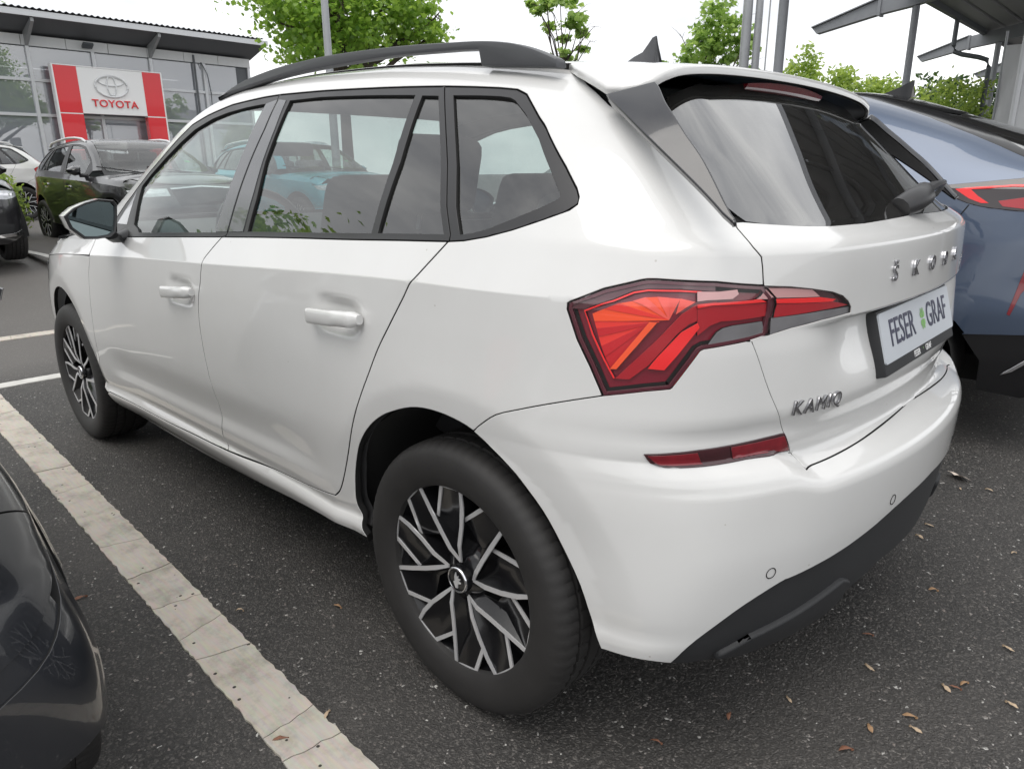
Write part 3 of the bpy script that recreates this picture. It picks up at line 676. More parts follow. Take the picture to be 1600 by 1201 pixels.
def ribbon_outline(c, w):
    """closed outline of width w about an open (s,t) curve"""
    c = np.asarray(c, float)
    t = np.gradient(c, axis=0); t /= np.maximum(np.linalg.norm(t, axis=1, keepdims=True), 1e-9)
    n = np.stack([-t[:, 1], t[:, 0]], 1)
    return np.vstack([c + n*w/2, (c - n*w/2)[::-1]])
def msym(c): # mirror an (s,t) curve to the other half of the car
    c = np.asarray(c, float).copy(); c[:, 0] = 2*S_MID - c[:, 0]; return c[::-1]
def J(*cs):
    o = [np.atleast_2d(np.asarray(cs[0], float))]
    for c in cs[1:]:
        c = np.atleast_2d(np.asarray(c, float))
        if np.linalg.norm(o[-1][-1]-c[0]) < 2e-3: c = c[1:]
        if len(c): o.append(c)
    o = np.vstack(o)
    if np.linalg.norm(o[0]-o[-1]) < 2e-3: o = o[:-1]
    return o
K = {k: np.array(v) for k, v in OUT.items()}
for k in ('belt', 'fsplit', 'rsplit', 'sillgap', 'fgap', 'sillbot', 'rarch', 'qgap', 'tgside', 'tgbot', 'border', 'blade_in', 'blade_out', 'spoilgap', 'bumbot', 'tgside3', 'bsplit_up'):
    K[k] = smooth_curve(K[k], 3)
# ---------------------------------------------------------------- the white car
B0 = Body()
def inv1(p): return B0.inv(np.array(p, float))
def top_st(pts, rear=False):
    a = np.array(pts, float); return B0.inv(B0.top(a[:, 0], a[:, 1], rear))

def tri_wheel_meshes():
    """tyre, rim, spokes for one wheel; hub axis along +y is the outer side, centre at origin"""
    out = {}
    # tyre: lathe with tread blocks
    prof = [(0.222, -0.010), (0.226, 0.002), (0.236, 0.010), (0.255, 0.0165), (0.280, 0.018), (0.300, 0.0145), (0.312, 0.008), (0.3195, -0.002),
            (0.3235, -0.012), (0.3255, -0.024), (0.3262, -0.036), (0.3195, -0.037), (0.3195, -0.045), (0.3266, -0.046), (0.327, -0.072), (0.3200, -0.073), (0.3200, -0.083), (0.327, -0.084),
            (0.327, -0.116), (0.3200, -0.117), (0.3200, -0.127), (0.327, -0.128), (0.3266, -0.154), (0.3195, -0.155), (0.3195, -0.163), (0.3262, -0.164), (0.325, -0.180), (0.3190, -0.198), (0.300, -0.214), (0.262, -0.218), (0.226, -0.200), (0.222, -0.190)]
    n = 288; V = []; F = []
    for i in range(n):
        th = 2*math.pi*i/n
        for k, (r, y) in enumerate(prof):
            rr = r
            if 6 <= k <= 10 and (i % 4 == 0): rr = r - (0.0017 if k < 9 else 0.0028)
            if 13 <= k <= 14 and (i % 6 == 0): rr = r - 0.004
            if 21 <= k <= 26 and (i % 4 == 2): rr = r - 0.004
            V.append((rr*math.cos(th), y, rr*math.sin(th)))
    m = len(prof)
    for i in range(n):
        j = (i+1) % n
        for k in range(m-1): F.append((i*m+k, i*m+k+1, j*m+k+1, j*m+k))
    me = mesh_np('tyre', V, np.array(F), M['tyre'])
    if hasattr(me, 'set_sharp_from_angle'): me.set_sharp_from_angle(angle=R(32))
    out['tyre'] = me
    # rim barrel and recessed face
    prof = [(0.226, -0.004), (0.231, 0.002), (0.2325, 0.0005), (0.229, -0.006), (0.2235, -0.012), (0.219, -0.040), (0.205, -0.052), (0.150, -0.052), (0.090, -0.050), (0.065, -0.034), (0.058, -0.020), (0.030, -0.016), (0.0, -0.016)]
    V = []; F = []; n = 96; m = len(prof)
    for i in range(n):
        th = 2*math.pi*i/n
        for r, y in prof: V.append((r*math.cos(th), y, r*math.sin(th)))
    for i in range(n):
        j = (i+1) % n
        for k in range(m-1): F.append((i*m+k, i*m+k+1, j*m+k+1, j*m+k))
    out['rim'] = mesh_np('rim', V, np.array(F), M['gloss_black'])
    def pol(r, deg, y): a = R(deg); return Vector((-r*math.cos(a), y, r*math.sin(a)))
    def spoke(arm):
        """arm: list of (r, deg) apex->rim; hook turns counter-clockwise"""
        (r1, a1) = arm[-1]
        hook = [(0.2275, a1+8), (0.226, a1+16.5), (0.152, a1+33.5)]
        back = [(0.105, arm[0][1] + (44 if len(arm) > 3 else 34)), (0.056, arm[0][1]+30)]
        top = [pol(r, a, -0.002 - 0.012*max(0, 1-abs(r-0.14)/0.12)*0 - (0.010 if r < 0.06 else 0)) for r, a in arm]
        hk = [pol(0.2275, a1+8, -0.003), pol(0.226, a1+16.5, -0.004), pol(0.152, a1+33.5, -0.014)]
        bk = [pol(r, a, -0.030) for r, a in back]
        poly = top + hk + bk
        c = sum(poly, Vector())/len(poly); c.y = -0.027
        V = [p for p in poly] + [Vector((p.x, -0.050, p.z)) for p in poly] + [c]
        k = len(poly); F = []
        for i in range(k):
            j = (i+1) % k
            F.append((i, j, 2*k)); F.append((j, i, k+i, k+j))
        mb = MB().add(V, F); 
        # the machined silver edge that runs along arm and hook
        path = top + hk
        W = 0.0046
        L = []; 
        for i, p in enumerate(path):
            t = (path[min(i+1, len(path)-1)] - path[max(i-1, 0)]); t.y = 0; t.normalize()
            nrm = Vector((-t.z, 0, t.x))
            w = W*(0.75 if i == 0 else 1.0) * (1.15 if 0 < i < len(path)-1 else 0.95)
            L.append((p + nrm*w, p - nrm*w))
        V2 = []; F2 = []
        for a, b in L:
            V2 += [a + Vector((0, 0.0014, 0)), b + Vector((0, 0.0014, 0)), a + Vector((0, -0.002, 0)), b + Vector((0, -0.002, 0))]
        for i in range(len(L)-1):
            p = 4*i; q = p+4
            F2 += [(p, p+1, q+1, q), (p, q, q+2, p+2), (p+1, p+3, q+3, q+1)]
        F2 += [(0, 2, 3, 1), (4*(len(L)-1), 4*(len(L)-1)+1, 4*(len(L)-1)+3, 4*(len(L)-1)+2)]
        return mb, MB().add(V2, F2)
    out['spoke'] = []; 
    for k in range(5):
        p = 13.0 + 72*k
        for arm in ([(0.043, p+2), (0.09, p-1), (0.14, p-2.5), (0.19, p-1.5), (0.2285, p+0.5)], [(0.043, p+2), (0.085, p+26), (0.14, p+34), (0.19, p+36.5), (0.2285, p+37.5)][0:1] + [(0.075, p+22), (0.115, p+31), (0.17, p+35.5), (0.2285, p+37.5)]):
            a, b = spoke(arm)
            out['spoke'].append((a.mesh('spoke', M['gloss_black'], True), b.mesh('spoke_edge', M['silver'], False)))
    # centre cap
    prof = [(0.0, 0.004), (0.022, 0.0035), (0.0255, 0.003), (0.027, 0.005), (0.0305, 0.004), (0.0315, -0.002), (0.034, -0.016)]
    V = []; F = []; n = 48; m = len(prof)
    for i in range(n):
        th = 2*math.pi*i/n
        for r, y in prof: V.append((r*math.cos(th), y-0.004, r*math.sin(th)))
    for i in range(n):
        j = (i+1) % n
        for k in range(m-1): F.append((i*m+k, i*m+k+1, j*m+k+1, j*m+k))
    out['cap'] = mesh_np('centre_cap', V, np.array(F), M['gloss_black'])
    V = []; F = []
    for i in range(n):
        th = 2*math.pi*i/n
        for r, y in [(0.0262, 0.003), (0.0275, 0.0062), (0.0305, 0.0055), (0.0318, 0.002)]: V.append((r*math.cos(th), y-0.004, r*math.sin(th)))
    for i in range(n):
        j = (i+1) % n
        for k in range(3): F.append((i*4+k, i*4+k+1, j*4+k+1, j*4+k))
    out['ring'] = mesh_np('cap_ring', V, np.array(F), M['chrome'])
    # winged arrow on the cap
    E_ = []
    wing = [(-0.004, -0.020), (0.003, -0.019), (0.004, -0.008), (0.013, -0.004), (0.006, 0.0), (0.012, 0.006), (0.004, 0.006), (0.006, 0.014), (-0.001, 0.009), (-0.003, 0.020), (-0.007, 0.008), (-0.006, -0.004), (-0.011, -0.006)]
    out['emblem'] = MB().prism([(-x, z) for x, z in wing], 'y', -0.001, 0.0022).mesh('cap_emblem', M['silver'])
    out['bolt'] = []
    return out
WM = tri_wheel_meshes()
def add_wheel(car, x, y, z, side, rot=0.0, sc=1.0, simple=False):
    w = link('wheel', WM['rim'], car); w.location = (x, y, z)
    w.rotation_euler = (0, rot, 0) if side > 0 else (0, rot, math.pi)
    w.scale = (sc, sc, sc)
    link('tyre', WM['tyre'], w); link('centre_cap', WM['cap'], w)
    if simple:
        link('spokes', WM_S, w); return w
    for a, b in WM['spoke']:
        link('spoke', a, w); link('spoke_edge', b, w)
    link('cap_ring', WM['ring'], w); link('cap_emblem', WM['emblem'], w)
    return w
def join_meshes(name, meshes):
    mats = []; V = []; F = []; MI = []
    for me in meshes:
        b = len(V); V += [v.co[:] for v in me.vertices]
        m = me.materials[0]
        if m not in mats: mats.append(m)
        for p in me.polygons: F.append([i+b for i in p.vertices]); MI.append(mats.index(m))
    o = bpy.data.meshes.new(name); o.from_pydata(V, [], F)
    for m in mats: o.materials.append(m)
    o.polygons.foreach_set('material_index', MI); o.update(); return o
WM_S = join_meshes('spokes', [m for ab in WM['spoke'] for m in ab])

def text_mesh(name, body, size, mat, extrude=0.0, bevel=0.0, spacing=1.0, align='CENTER', sx=1.0):
    c = bpy.data.curves.new(name, 'FONT'); c.body = body; c.size = size; c.extrude = extrude; c.bevel_depth = bevel
    c.align_x = align; c.align_y = 'CENTER'; c.space_character = spacing; c.resolution_u = 4
    o = bpy.data.objects.new(name, c); COL.objects.link(o)
    dg = bpy.context.evaluated_depsgraph_get(); dg.update()
    me = bpy.data.meshes.new_from_object(o.evaluated_get(dg)); me.name = name
    bpy.data.objects.remove(o); bpy.data.curves.remove(c)
    me.materials.clear(); me.materials.append(mat)
    if sx != 1.0: me.transform(Matrix.Diagonal((sx, 1, 1, 1)))
    return me
def frame_at(P, X, N):
    N = Vector(N).normalized(); X = Vector(X); X = (X - N*X.dot(N)).normalized(); Y = N.cross(X)
    m = Matrix((X, Y, N)).transposed().to_4x4(); m.translation = Vector(P); return m

def side_panels(car, B, P_, side, hero=True, h=0.014, glass=('glass_f', 'glass_r')):
    """doors, quarter, glazing of one side; P_ = paint"""
    mir = side < 0
    kw = dict(mirror=mir)
    g = K['gutter']
    belt, fs, rs, sg = K['belt'], K['fsplit'], K['rsplit'], K['sillgap']
    cre = np.stack([np.linspace(-2.9, 0.35, 90), B.zc(XA - np.linspace(-2.9, 0.35, 90))], 1)
    cre[:, 0] = np.linspace(-2.9, 0.35, 90)
    feats = (cre[:84],)
    ih = bsplit = None
    o = J(belt[:13], fs, sg[9:], K['fgap'])
    fd = panel('front_door', o, P_, car, B, h, feats=feats, dense=(0.43, 0.50, 0.007) if hero else None, **kw)
    o = J(belt[12:], rs, sg[:10][::1], fs[::-1])
    rd = panel('rear_door', o, P_, car, B, h, feats=feats, dense=(0.43, 0.50, 0.007) if hero else None, **kw)
    roof = top_st([(-0.055, 0.542), (0.1, 0.549), (0.5, 0.552), (1.0, 0.552), (1.35, 0.552), (1.46, 0.555), (1.6, 0.578), (1.8, 0.622), (2.0, 0.672), (2.12, 0.712), (2.20, 0.752)])
    o = J(g, rs, sg, K['sillbot'], K['rarch'][:40], K['qgap'], K['lampout'], K['tgside2'][::-1], K['tgside'][::-1], K['spoilgap'][::-1], roof)
    bs = panel('body_side', o, P_, car, B, h, feats=feats, rim=0.0012, **kw)
    # front wing below and above the crease
    fa = K['farch']
    arch = [(B.wb + 0.407*math.cos(a), B.arch_z + 0.407*math.sin(a)) for a in np.linspace(math.pi*0.98, math.pi*0.02, 26)]
    farch = np.array([(XA - x, z) for x, z in arch])
    farch[farch[:, 0] < S_F, 0] = [inv1((XA - s, 0.893, z))[0] for s, z in farch[farch[:, 0] < S_F]]
    fcr = [inv1((x, 0.86, float(B.zc(x)))) for x in (3.02, 2.85, 2.7, 2.5, 2.3)]
    sfr = inv1((3.02, 0.86, 0.8))[0]
    o = np.vstack([K['fgap'][:22], fcr[::-1], [(sfr-0.02, 0.72), (farch[-1][0], farch[-1][1])], farch[::-1][1:]])
    fw = panel('front_wing', o, P_, car, B, max(h, 0.018), **kw)
    # glazing and its black frames
    i10 = 10; up = K['bsplit_up']
    fo = J(g[:i10+1], up, belt[3:13][::-1])
    fr = panel('window_frame', fo, M['trim'], fd, B, h, holes=(K['fglass'], K['tri']) if hero else (K['fglass'],), off=-0.002, flange=0.010, inset=0.0022, **kw)
    panel('window_glass', K['fglass'], M[glass[0]], fd, B, 0.03, off=-0.009, flange=0, inset=-0.006, **kw)
    if hero: panel('quarter_light', K['tri'], M['silver_grey'], fd, B, 0.02, off=-0.0015, flange=0, inset=-0.001, **kw)
    fo = J(g[i10:15], K['doorgap_up'], belt[12:][::-1], up[::-1])
    panel('window_frame', fo, M['trim'], rd, B, h, holes=(K['rglass'], K['rglass2']), off=-0.002, flange=0.010, inset=0.0022, **kw)
    panel('window_glass', K['rglass'], M[glass[1]], rd, B, 0.03, off=-0.009, flange=0, inset=-0.006, **kw)
    panel('window_glass', K['rglass2'], M[glass[1]], rd, B, 0.03, off=-0.009, flange=0, inset=-0.006, **kw)
    if hero:
        panel('pillar_cover', K['bplate_f'], M['pillar'], fd, B, 0.02, off=-0.0003, flange=0.003, inset=0.0005, **kw)
        panel('pillar_cover', K['bplate_r'], M['pillar'], rd, B, 0.02, off=-0.0003, flange=0.003, inset=0.0005, **kw)
    fo = J(g[14:], K['doorgap_up'][::-1])
    panel('window_frame', fo, M['trim'], bs, B, h, holes=(K['qglass'],), off=-0.002, flange=0.010, inset=0.0022, **kw)
    panel('window_glass', K['qglass'], M[glass[1]], bs, B, 0.03, off=-0.009, flange=0, inset=-0.006, **kw)
    # seals behind the gaps, trim inside
    seam_strip('door_seal', [fs, rs, sg, K['fgap'], g, up, K['doorgap_up'], K['qgap'], K['tgside2'], K['tgside3'], belt, K['spoilgap'], K['lampout'], K['lampbot'], K['tgside']], B, car, M['gap'], mirror=mir, depth=0.011)
    o = J(g, rs, sg, K['sillbot'], K['rarch'][:40], K['qgap'], K['lampout'], K['tgside2'][::-1], K['tgside'][::-1], K['spoilgap'][::-1], roof)
    panel('inner_trim', o, M['cabin'], bs, B, 0.05, off=-0.035, flange=0, inset=0.0, **kw)
    panel('inner_trim', J(belt[:13], fs, sg[9:], K['fgap']), M['cabin'], fd, B, 0.06, off=-0.05, flange=0, inset=0, **kw)
    panel('inner_trim', J(belt[12:], rs, sg[:10], fs[::-1]), M['cabin'], rd, B, 0.06, off=-0.05, flange=0, inset=0, **kw)
    return fd, rd, bs

M['badge'] = pbr('badge_chrome', (0.45, 0.45, 0.47), 0.14, metal=1.0)
M['silver_grey'] = pbr('quarter_light_grey', (0.42, 0.43, 0.45), 0.25, coat=0.6)  # opaque grey paints the pale reflection in the small pane
M['pillar'] = pbr('pillar_cover', (0.075, 0.078, 0.085), 0.22, coat=0.6, rvar=0.05)

def build_hero():
    B = B0
    car = thing('parked_car', 'white five-door crossover seen from behind with black roof rails and red tail lamps', 'car')
    W = M['white']
    BU = Body(); BU.cups = ()
    for side in (1, -1):
        fd, rd, bs = side_panels(car, B, W, side)
        # handles
        for door, hx0, hz0, hx1, hz1 in ((fd, 1.395, 0.850, 1.172, 0.868), (rd, 0.492, 0.887, 0.268, 0.900)):
            n = 30; V = []; F = []; m = 16
            for i in range(n+1):
                t = i/n; x = hx0 + (hx1-hx0)*t; z = hz0 + (hz1-hz0)*t
                y = float(BU.ys(np.array(x), np.array(z)))
                a0 = float(sstep(0.0, 0.16, t)); a1 = float(sstep(0.60, 0.72, t)); a2 = float(sstep(0.90, 1.0, t))
                out_ = 0.004 + 0.029*a0 - 0.017*a2 - 0.003*abs(2*t-1)          # outer face
                inn = (-0.006 + 0.021*a0)*(1-a1) - 0.006*a1                    # inner face
                rz = 0.0190*(0.55 + 0.45*a0)*(1 - 0.40*a2)
                cy_, ry = (out_+inn)/2, (out_-inn)/2
                for k in range(m):
                    a = 2*math.pi*k/m; ca, sa = math.cos(a), math.sin(a)
                    V.append((x, y + cy_ + ry*np.sign(ca)*abs(ca)**0.65, z + rz*np.sign(sa)*abs(sa)**0.70 + (0.002 if ca > 0 else 0)*0))
            for i in range(n):
                for k in range(m): F.append((i*m+k, i*m+(k+1) % m, (i+1)*m+(k+1) % m, (i+1)*m+k))
            F.append(tuple(range(m))); F.append(tuple(n*m+k for k in range(m-1, -1, -1)))
            V = np.array(V)
            if side < 0: V[:, 1] *= -1
            me = MB().add(V, F).mesh('door_handle', W, True)
            hd = link('door_handle', me, door)
        # tail lamp, outer part on the body and inner part on the tailgate
        mir = side < 0
        lo = J(K['lampout'], K['lampseam'], K['lampbot'])
        lam = panel('tail_light', lo, M['red_dark'], car, B, 0.02, off=-0.0125, flange=0.02, inset=0.0008, deep=False, mirror=mir)
        ro = resample(lo, 0.02)
        panel('lamp_rim', lo, M['lamp_rim'], lam, B, 0.02, holes=(inset_poly(ro, 0.0075),), off=-0.0035, flange=0.006, inset=0.0012, rim=0.0005, deep=False, mirror=mir)
        for m_, off, pts in ZO:
            panel('lamp_element', np.array(pts), M[m_], lam, B, 0.02, off=off, flange=0.006, inset=0, rim=0.0004, mirror=mir)
        panel('lamp_lens', lo, M['lens'], lam, B, 0.014, off=0.0015, flange=0.003, inset=0.0016, rim=0.0012, deep=False, mirror=mir)
        li = J(K['lampin'], K['lampseam'][::-1])
        lam2 = panel('tail_light', li, M['smoke'], car, B, 0.02, off=-0.0115, flange=0.02, inset=0.0008, deep=False, mirror=mir)
        for m_, off, pts in ZI:
            panel('lamp_element', np.array(pts), M[m_], lam2, B, 0.02, off=off, flange=0.006, inset=0, rim=0.0004, mirror=mir)
        panel('lamp_lens', li, M['lens'], lam2, B, 0.014, off=0.0015, flange=0.003, inset=0.0016, deep=False, mirror=mir)
        rf = panel('rear_reflector', K['refl'], M['refl_dark'], car, B, 0.010, off=0.003, flange=0.01, inset=0.0, rim=0.001, mirror=mir)
        for m_, off, pts in ZR:
            panel('reflector_field', np.array(pts), M[m_], rf, B, 0.010, off=0.0055, flange=0.003, inset=0, rim=0.0004, mirror=mir)
        # blade beside the rear window
        bo = J(K['blade_out'], K['blade_in'][::-1])
        bl = panel('pillar_blade', bo, M['blade'], car, B, 0.012, rear=False, off=-0.001, inset=0.0012, flange=0.014, rim=0.0035, deep=False, mirror=mir)
        panel('blade_back', bo, M['gloss_black'], bl, B, 0.03, rear=False, off=-0.018, inset=0.002, flange=0, mirror=mir)
        # roof rail
        zr = lambda x: float(B.top(np.array([x]), np.array([0.582]), False)[0, 2])
        topc = smooth_curve([(1.455, 1.470), (1.36, 1.494), (1.255, 1.512), (1.13, 1.524), (1.015, 1.531), (0.86, 1.5345), (0.715, 1.533), (0.467, 1.523), (0.257, 1.508), (0.164, 1.500), (0.10, 1.491), (0.05, 1.4805), (0.0, 1.465), (-0.06, 1.441)], 3)
        poly = [tuple(p) for p in topc]
        poly += [(-0.065, zr(-0.065)-0.004), (0.05, zr(0.05)-0.004), (0.158, zr(0.158)-0.004), (0.166, 1.4815)]
        botc = smooth_curve([(0.241, 1.488), (0.449, 1.500), (0.581, 1.503), (0.79, 1.5045), (1.0, 1.502), (1.15, 1.494), (1.215, 1.4885)], 3)
        poly += [tuple(p) for p in botc] + [(1.225, zr(1.225)-0.004), (1.36, zr(1.36)-0.004), (1.452, zr(1.45)-0.004)]
        mb = MB(); lo_, hi_ = (0.566, 0.602) if side > 0 else (-0.602, -0.566)
        mb.prism(poly, 'y', lo_, hi_)
        mb.obj('roof_rail', M['rail'], car, bevel=0.007, seg=2)
        # door mirror
        hs = [(1.048, 1.087), (1.015, 1.113), (0.975, 1.130), (0.932, 1.141), (0.883, 1.135), (0.873, 1.119), (0.880, 1.07), (0.892, 1.023), (0.911, 1.009), (0.955, 1.004), (0.997, 1.007), (1.036, 1.045)]
        cy_, cz_ = 0.945, 1.075
        V = []; F = []; k = len(hs)
        rings = [(1.776, 0.95), (1.772, 1.0), (1.80, 1.02), (1.84, 0.97), (1.875, 0.82), (1.895, 0.58), (1.902, 0.25)]
        for x, s in rings:
            for y, z in hs: V.append((x, (cy_ + (y-cy_)*s)*side, cz_ + (z-cz_)*s))
        for i in range(len(rings)-1):
            for q in range(k): F.append((i*k+q, i*k+(q+1) % k, (i+1)*k+(q+1) % k, (i+1)*k+q))
        F.append(tuple((len(rings)-1)*k+q for q in range(k)))
        me = MB().add(V, F).mesh('wing_mirror', W, True)
        mi = link('wing_mirror', me, car)
        V = []; F = []
        for x, s in ((1.770, 1.012), (1.764, 0.985), (1.767, 0.90), (1.785, 0.86)):
            for y, z in hs: V.append((x, (cy_ + (y-cy_)*s)*side, cz_ + (z-cz_)*s))
        for i in range(3):
            for q in range(k): F.append((i*k+q, i*k+(q+1) % k, (i+1)*k+(q+1) % k, (i+1)*k+q))
        MB().add(V, F).obj('mirror_surround', M['trim'], mi, True)
        lower = [(1.80, 0.90, 1.012), (1.835, 0.875, 0.998), (1.85, 0.845, 1.0), (1.86, 0.80, 1.012)]
        MB().tube([(x, y*side, z) for x, y, z in lower], [0.020, 0.022, 0.026, 0.030], 10, ell=(1.3, 0.8)).obj('mirror_arm', M['trim'], mi, True)
        gl = [(1.778, (cy_ + (y-cy_)*0.885)*side, cz_ + (z-cz_)*0.885) for y, z in hs]
        MB().add(gl, [tuple(range(k))]).obj('mirror_glass', M['mirror'], mi)
        # wheel housings
        for xw in (0.0, B.wb):
            V = []; F = []; n = 24
            for i in range(n+1):
                a = math.pi*(-0.02 + 1.04*i/n)
                for yy, rr in ((0.80 if (a > 1.9 and xw == 0.0) or (a < 1.5 and xw > 0) else 0.862, 0.410 if (a > 1.9 and xw == 0.0) or (a < 1.5 and xw > 0) else 0.412), (0.80, 0.404), (0.56, 0.40), (0.555, 0.12)):
                    V.append((xw + rr*math.cos(a), yy*side, B.arch_z + rr*math.sin(a)))
            for i in range(n):
                for q in range(3): F.append((i*4+q, i*4+q+1, (i+1)*4+q+1, (i+1)*4+q))
            MB().add(V, F).obj('wheel_liner', M['void'], car, True)
    for side in (1, -1):
        add_wheel(car, 0.0, 0.862*side, 0.327, side)
        add_wheel(car, B.wb, 0.862*side, 0.327, side, rot=R(20))
    # rear bumper, valance, tailgate: both halves in one panel
    lbt = K['lampbot'][::-1]
    half = J(K['qgap'], lbt[:10], K['tgside3'], K['tgbot'], [(S_MID, K['tgbot'][-1][1]+0.004)])
    low = J(K['rarch'][39:], K['bumbot'], K['border'])
    low = np.vstack([low[:-1], [(S_MID, low[-1][1]+0.002)]])
    o = J(half, msym(half)[1:], msym(low)[::-1], low[::-1][1:])
    bump = panel('rear_bumper', o, W, car, B, 0.013, dense=(0.60, 0.735, 0.0065), inset=0.0013)
    bo = np.vstack([K['border'][:-1], [(S_MID, K['border'][-1][1]+0.002)]])
    bo = bo + np.array([0, 0.006]); bo[0] += (0, -0.004)
    vb = np.array([(0.36, 0.30), (0.42, 0.283), (0.50, 0.275), (0.60, 0.275), (0.70, 0.285), (0.78, 0.33), (0.90, 0.36), (S_MID, 0.365)])
    o = J(bo, msym(bo)[1:], msym(vb), vb[::-1][1:])
    val = panel('rear_valance', o, M['plastic'], car, B, 0.016, off=-0.006, flange=0.03, inset=0.0)
    # raised block along the foot of the valance
    for side in (1, -1):
        blk = np.array([(0.44, 0.300), (0.50, 0.330), (0.60, 0.352), (0.72, 0.385), (0.745, 0.372), (0.735, 0.330), (0.70, 0.292), (0.60, 0.280), (0.50, 0.280)])
        panel('diffuser_step', blk, M['plastic'], val, B, 0.012, off=0.006, flange=0.014, inset=0.0, rim=0.006, deep=False, mirror=side < 0)
    for s0 in (0, 1):
        for (s, t) in K['sensors']:
            P = B.wrap(np.array([s]), np.array([t]))[0]; N = B.grad(P[None])[0]
            if s0: P = P*np.array([1, -1, 1]); N = N*np.array([1, -1, 1])
            V = []; F = []; n = 24; X = Vector((0, -1, 0))
            m = frame_at(P + N*0.0006, X, N)
            for i in range(n):
                a = 2*math.pi*i/n
                for r_, h_ in ((0.0100, 0.0), (0.0112, 0.0008), (0.0122, 0.0)): V.append(m @ Vector((r_*math.cos(a), r_*math.sin(a), h_)))
            for i in range(n):
                j = (i+1) % n
                for q in range(2): F.append((i*3+q, i*3+q+1, j*3+q+1, j*3+q))
            MB().add(V, F).obj('parking_sensor', M['gap'], bump, True)
    # tailgate
    gb = np.vstack([K['glassbot'], [(S_MID, 1.1215)]])
    li = J(K['lampin'])
    left = J(gb[::-1], K['tgside2'], K['lampin'], lbt[::-1][:1], [K['lampbot'][1]], K['tgside3'], K['tgbot'], [(S_MID, K['tgbot'][-1][1]+0.004)])
    o = J(left, msym(left)[1:-1])
    tg = panel('tailgate', o, W, car, B, 0.012, dense=(0.90, 1.12, 0.0055), inset=0.0013)
    gs = B.inv(np.array([(-0.50, 0.640, 1.17), (-0.445, 0.620, 1.225), (-0.37, 0.585, 1.295), (-0.30, 0.55, 1.36), (-0.285, 0.53, 1.385)]))
    gt = B.inv(np.array([(-0.28, 0.40, 1.402), (-0.28, 0.2, 1.408), (-0.28, 0.0, 1.41)]))
    left = J(gb[::-1][:-2], [gb[0] + (0.028, 0.002)], gs, gt)
    o = J(left, msym(left)[1:-1])
    rw = panel('rear_window', o, M['glass_b'], tg, B, 0.02, off=-0.004, flange=0.0, inset=0.002)
    # printed dark band along the foot of the pane
    fb = np.array([(s, float(np.interp(s, gb[:, 0], gb[:, 1])) + 0.003) for s in np.linspace(S_MID-0.26, S_MID+0.26, 20) if s <= S_MID] )
    fb = np.vstack([fb, msym(fb)[1:]]) if abs(fb[-1][0]-S_MID) < 1e-6 else np.vstack([fb, msym(fb)])
    tp = np.array([(s, 1.126 + 0.030*math.sqrt(max(0, 1-((s-S_MID)/0.262)**4))) for s in fb[:, 0]])
    panel('pane_print', np.vstack([fb, tp[::-1]]), M['gap'], rw, B, 0.02, off=-0.0055, flange=0, inset=0)
    left2 = left.copy()
    ring_o = o
    seam_strip('tailgate_seal', [np.vstack([gb, msym(gb)[1:]]), np.vstack([K['tgbot'], msym(K['tgbot'])]), gs, msym(gs)], B, tg, M['gap'], depth=0.010, w=0.03)
    panel('inner_trim', J(J(gb[::-1], K['tgside2'], K['lampin'], [K['lampbot'][1]], K['tgside3'], K['tgbot'], [(S_MID, 0.70)]), msym(J(gb[::-1], K['tgside2'], K['lampin'], [K['lampbot'][1]], K['tgside3'], K['tgbot'], [(S_MID, 0.70)]))[1:-1]), M['cabin'], tg, B, 0.05, off=-0.04, flange=0, inset=0)
    # spoiler and roof
    sp = [(-0.055, 0.542), (-0.108, 0.583), (-0.147, 0.602), (-0.181, 0.615), (-0.209, 0.624), (-0.24, 0.619), (-0.268, 0.608), (-0.287, 0.590), (-0.297, 0.55), (-0.304, 0.45), (-0.310, 0.30), (-0.315, 0.15), (-0.317, 0.0)]
    fr = [(-0.040, 0.0), (-0.042, 0.2), (-0.047, 0.4)]
    left = [np.array(p) for p in fr + sp]
    my = lambda L: [np.array((p[0], -p[1])) for p in L][::-1]
    o = np.array(left + my(left)[1:-1])
    spo = panel('roof_spoiler', o, W, car, B, 0.014, rear=False, dom='top', flange=0.010, rim=0.007, inset=0.0012, deep=False)
    panel('spoiler_underside', o, M['trim'], spo, B, 0.02, rear=False, dom='top', off=-0.015, flange=0.004, inset=0.003)
    mb = MB(); V = []; F = []; n = 24
    for i in range(n+1):
        y = -0.213 + 0.426*i/n; xx = -0.309 + 0.16*y*y; zz = 1.4135 - 0.22*y*y
        for dx, dz in ((0.0, 0.0), (0.010, -0.021), (0.045, -0.021), (0.045, 0.0)): V.append((xx+dx+0.01, y, zz+dz))
    for i in range(n):
        for q in range(4): F.append((i*4+q, i*4+(q+1) % 4, (i+1)*4+(q+1) % 4, (i+1)*4+q))
    F += [(0, 1, 2, 3), tuple(n*4+q for q in (3, 2, 1, 0))]
    MB().add(V, F).obj('brake_light', M['refl_red'], spo)
    rf = [(-0.040, 0.0), (-0.042, 0.2), (-0.047, 0.4), (-0.055, 0.542), (0.1, 0.549), (0.5, 0.552), (1.0, 0.552), (1.35, 0.552), (1.46, 0.555), (1.485, 0.4), (1.505, 0.2), (1.51, 0.0)]
    o = np.array([np.array(p) for p in rf] + my([np.array(p) for p in rf])[1:-1])
    panel('roof_panel', o, W, car, B, 0.03, rear=False, dom='top', inset=0.0012)
    panel('headlining', o, M['liner'], car, B, 0.06, rear=False, dom='top', off=-0.045, flange=0, inset=0)
    ws = [(1.51, 0.0), (1.505, 0.2), (1.485, 0.4), (1.46, 0.555), (1.6, 0.578), (1.8, 0.622), (2.0, 0.672), (2.12, 0.712), (2.24, 0.70), (2.34, 0.5), (2.39, 0.25), (2.40, 0.0)]
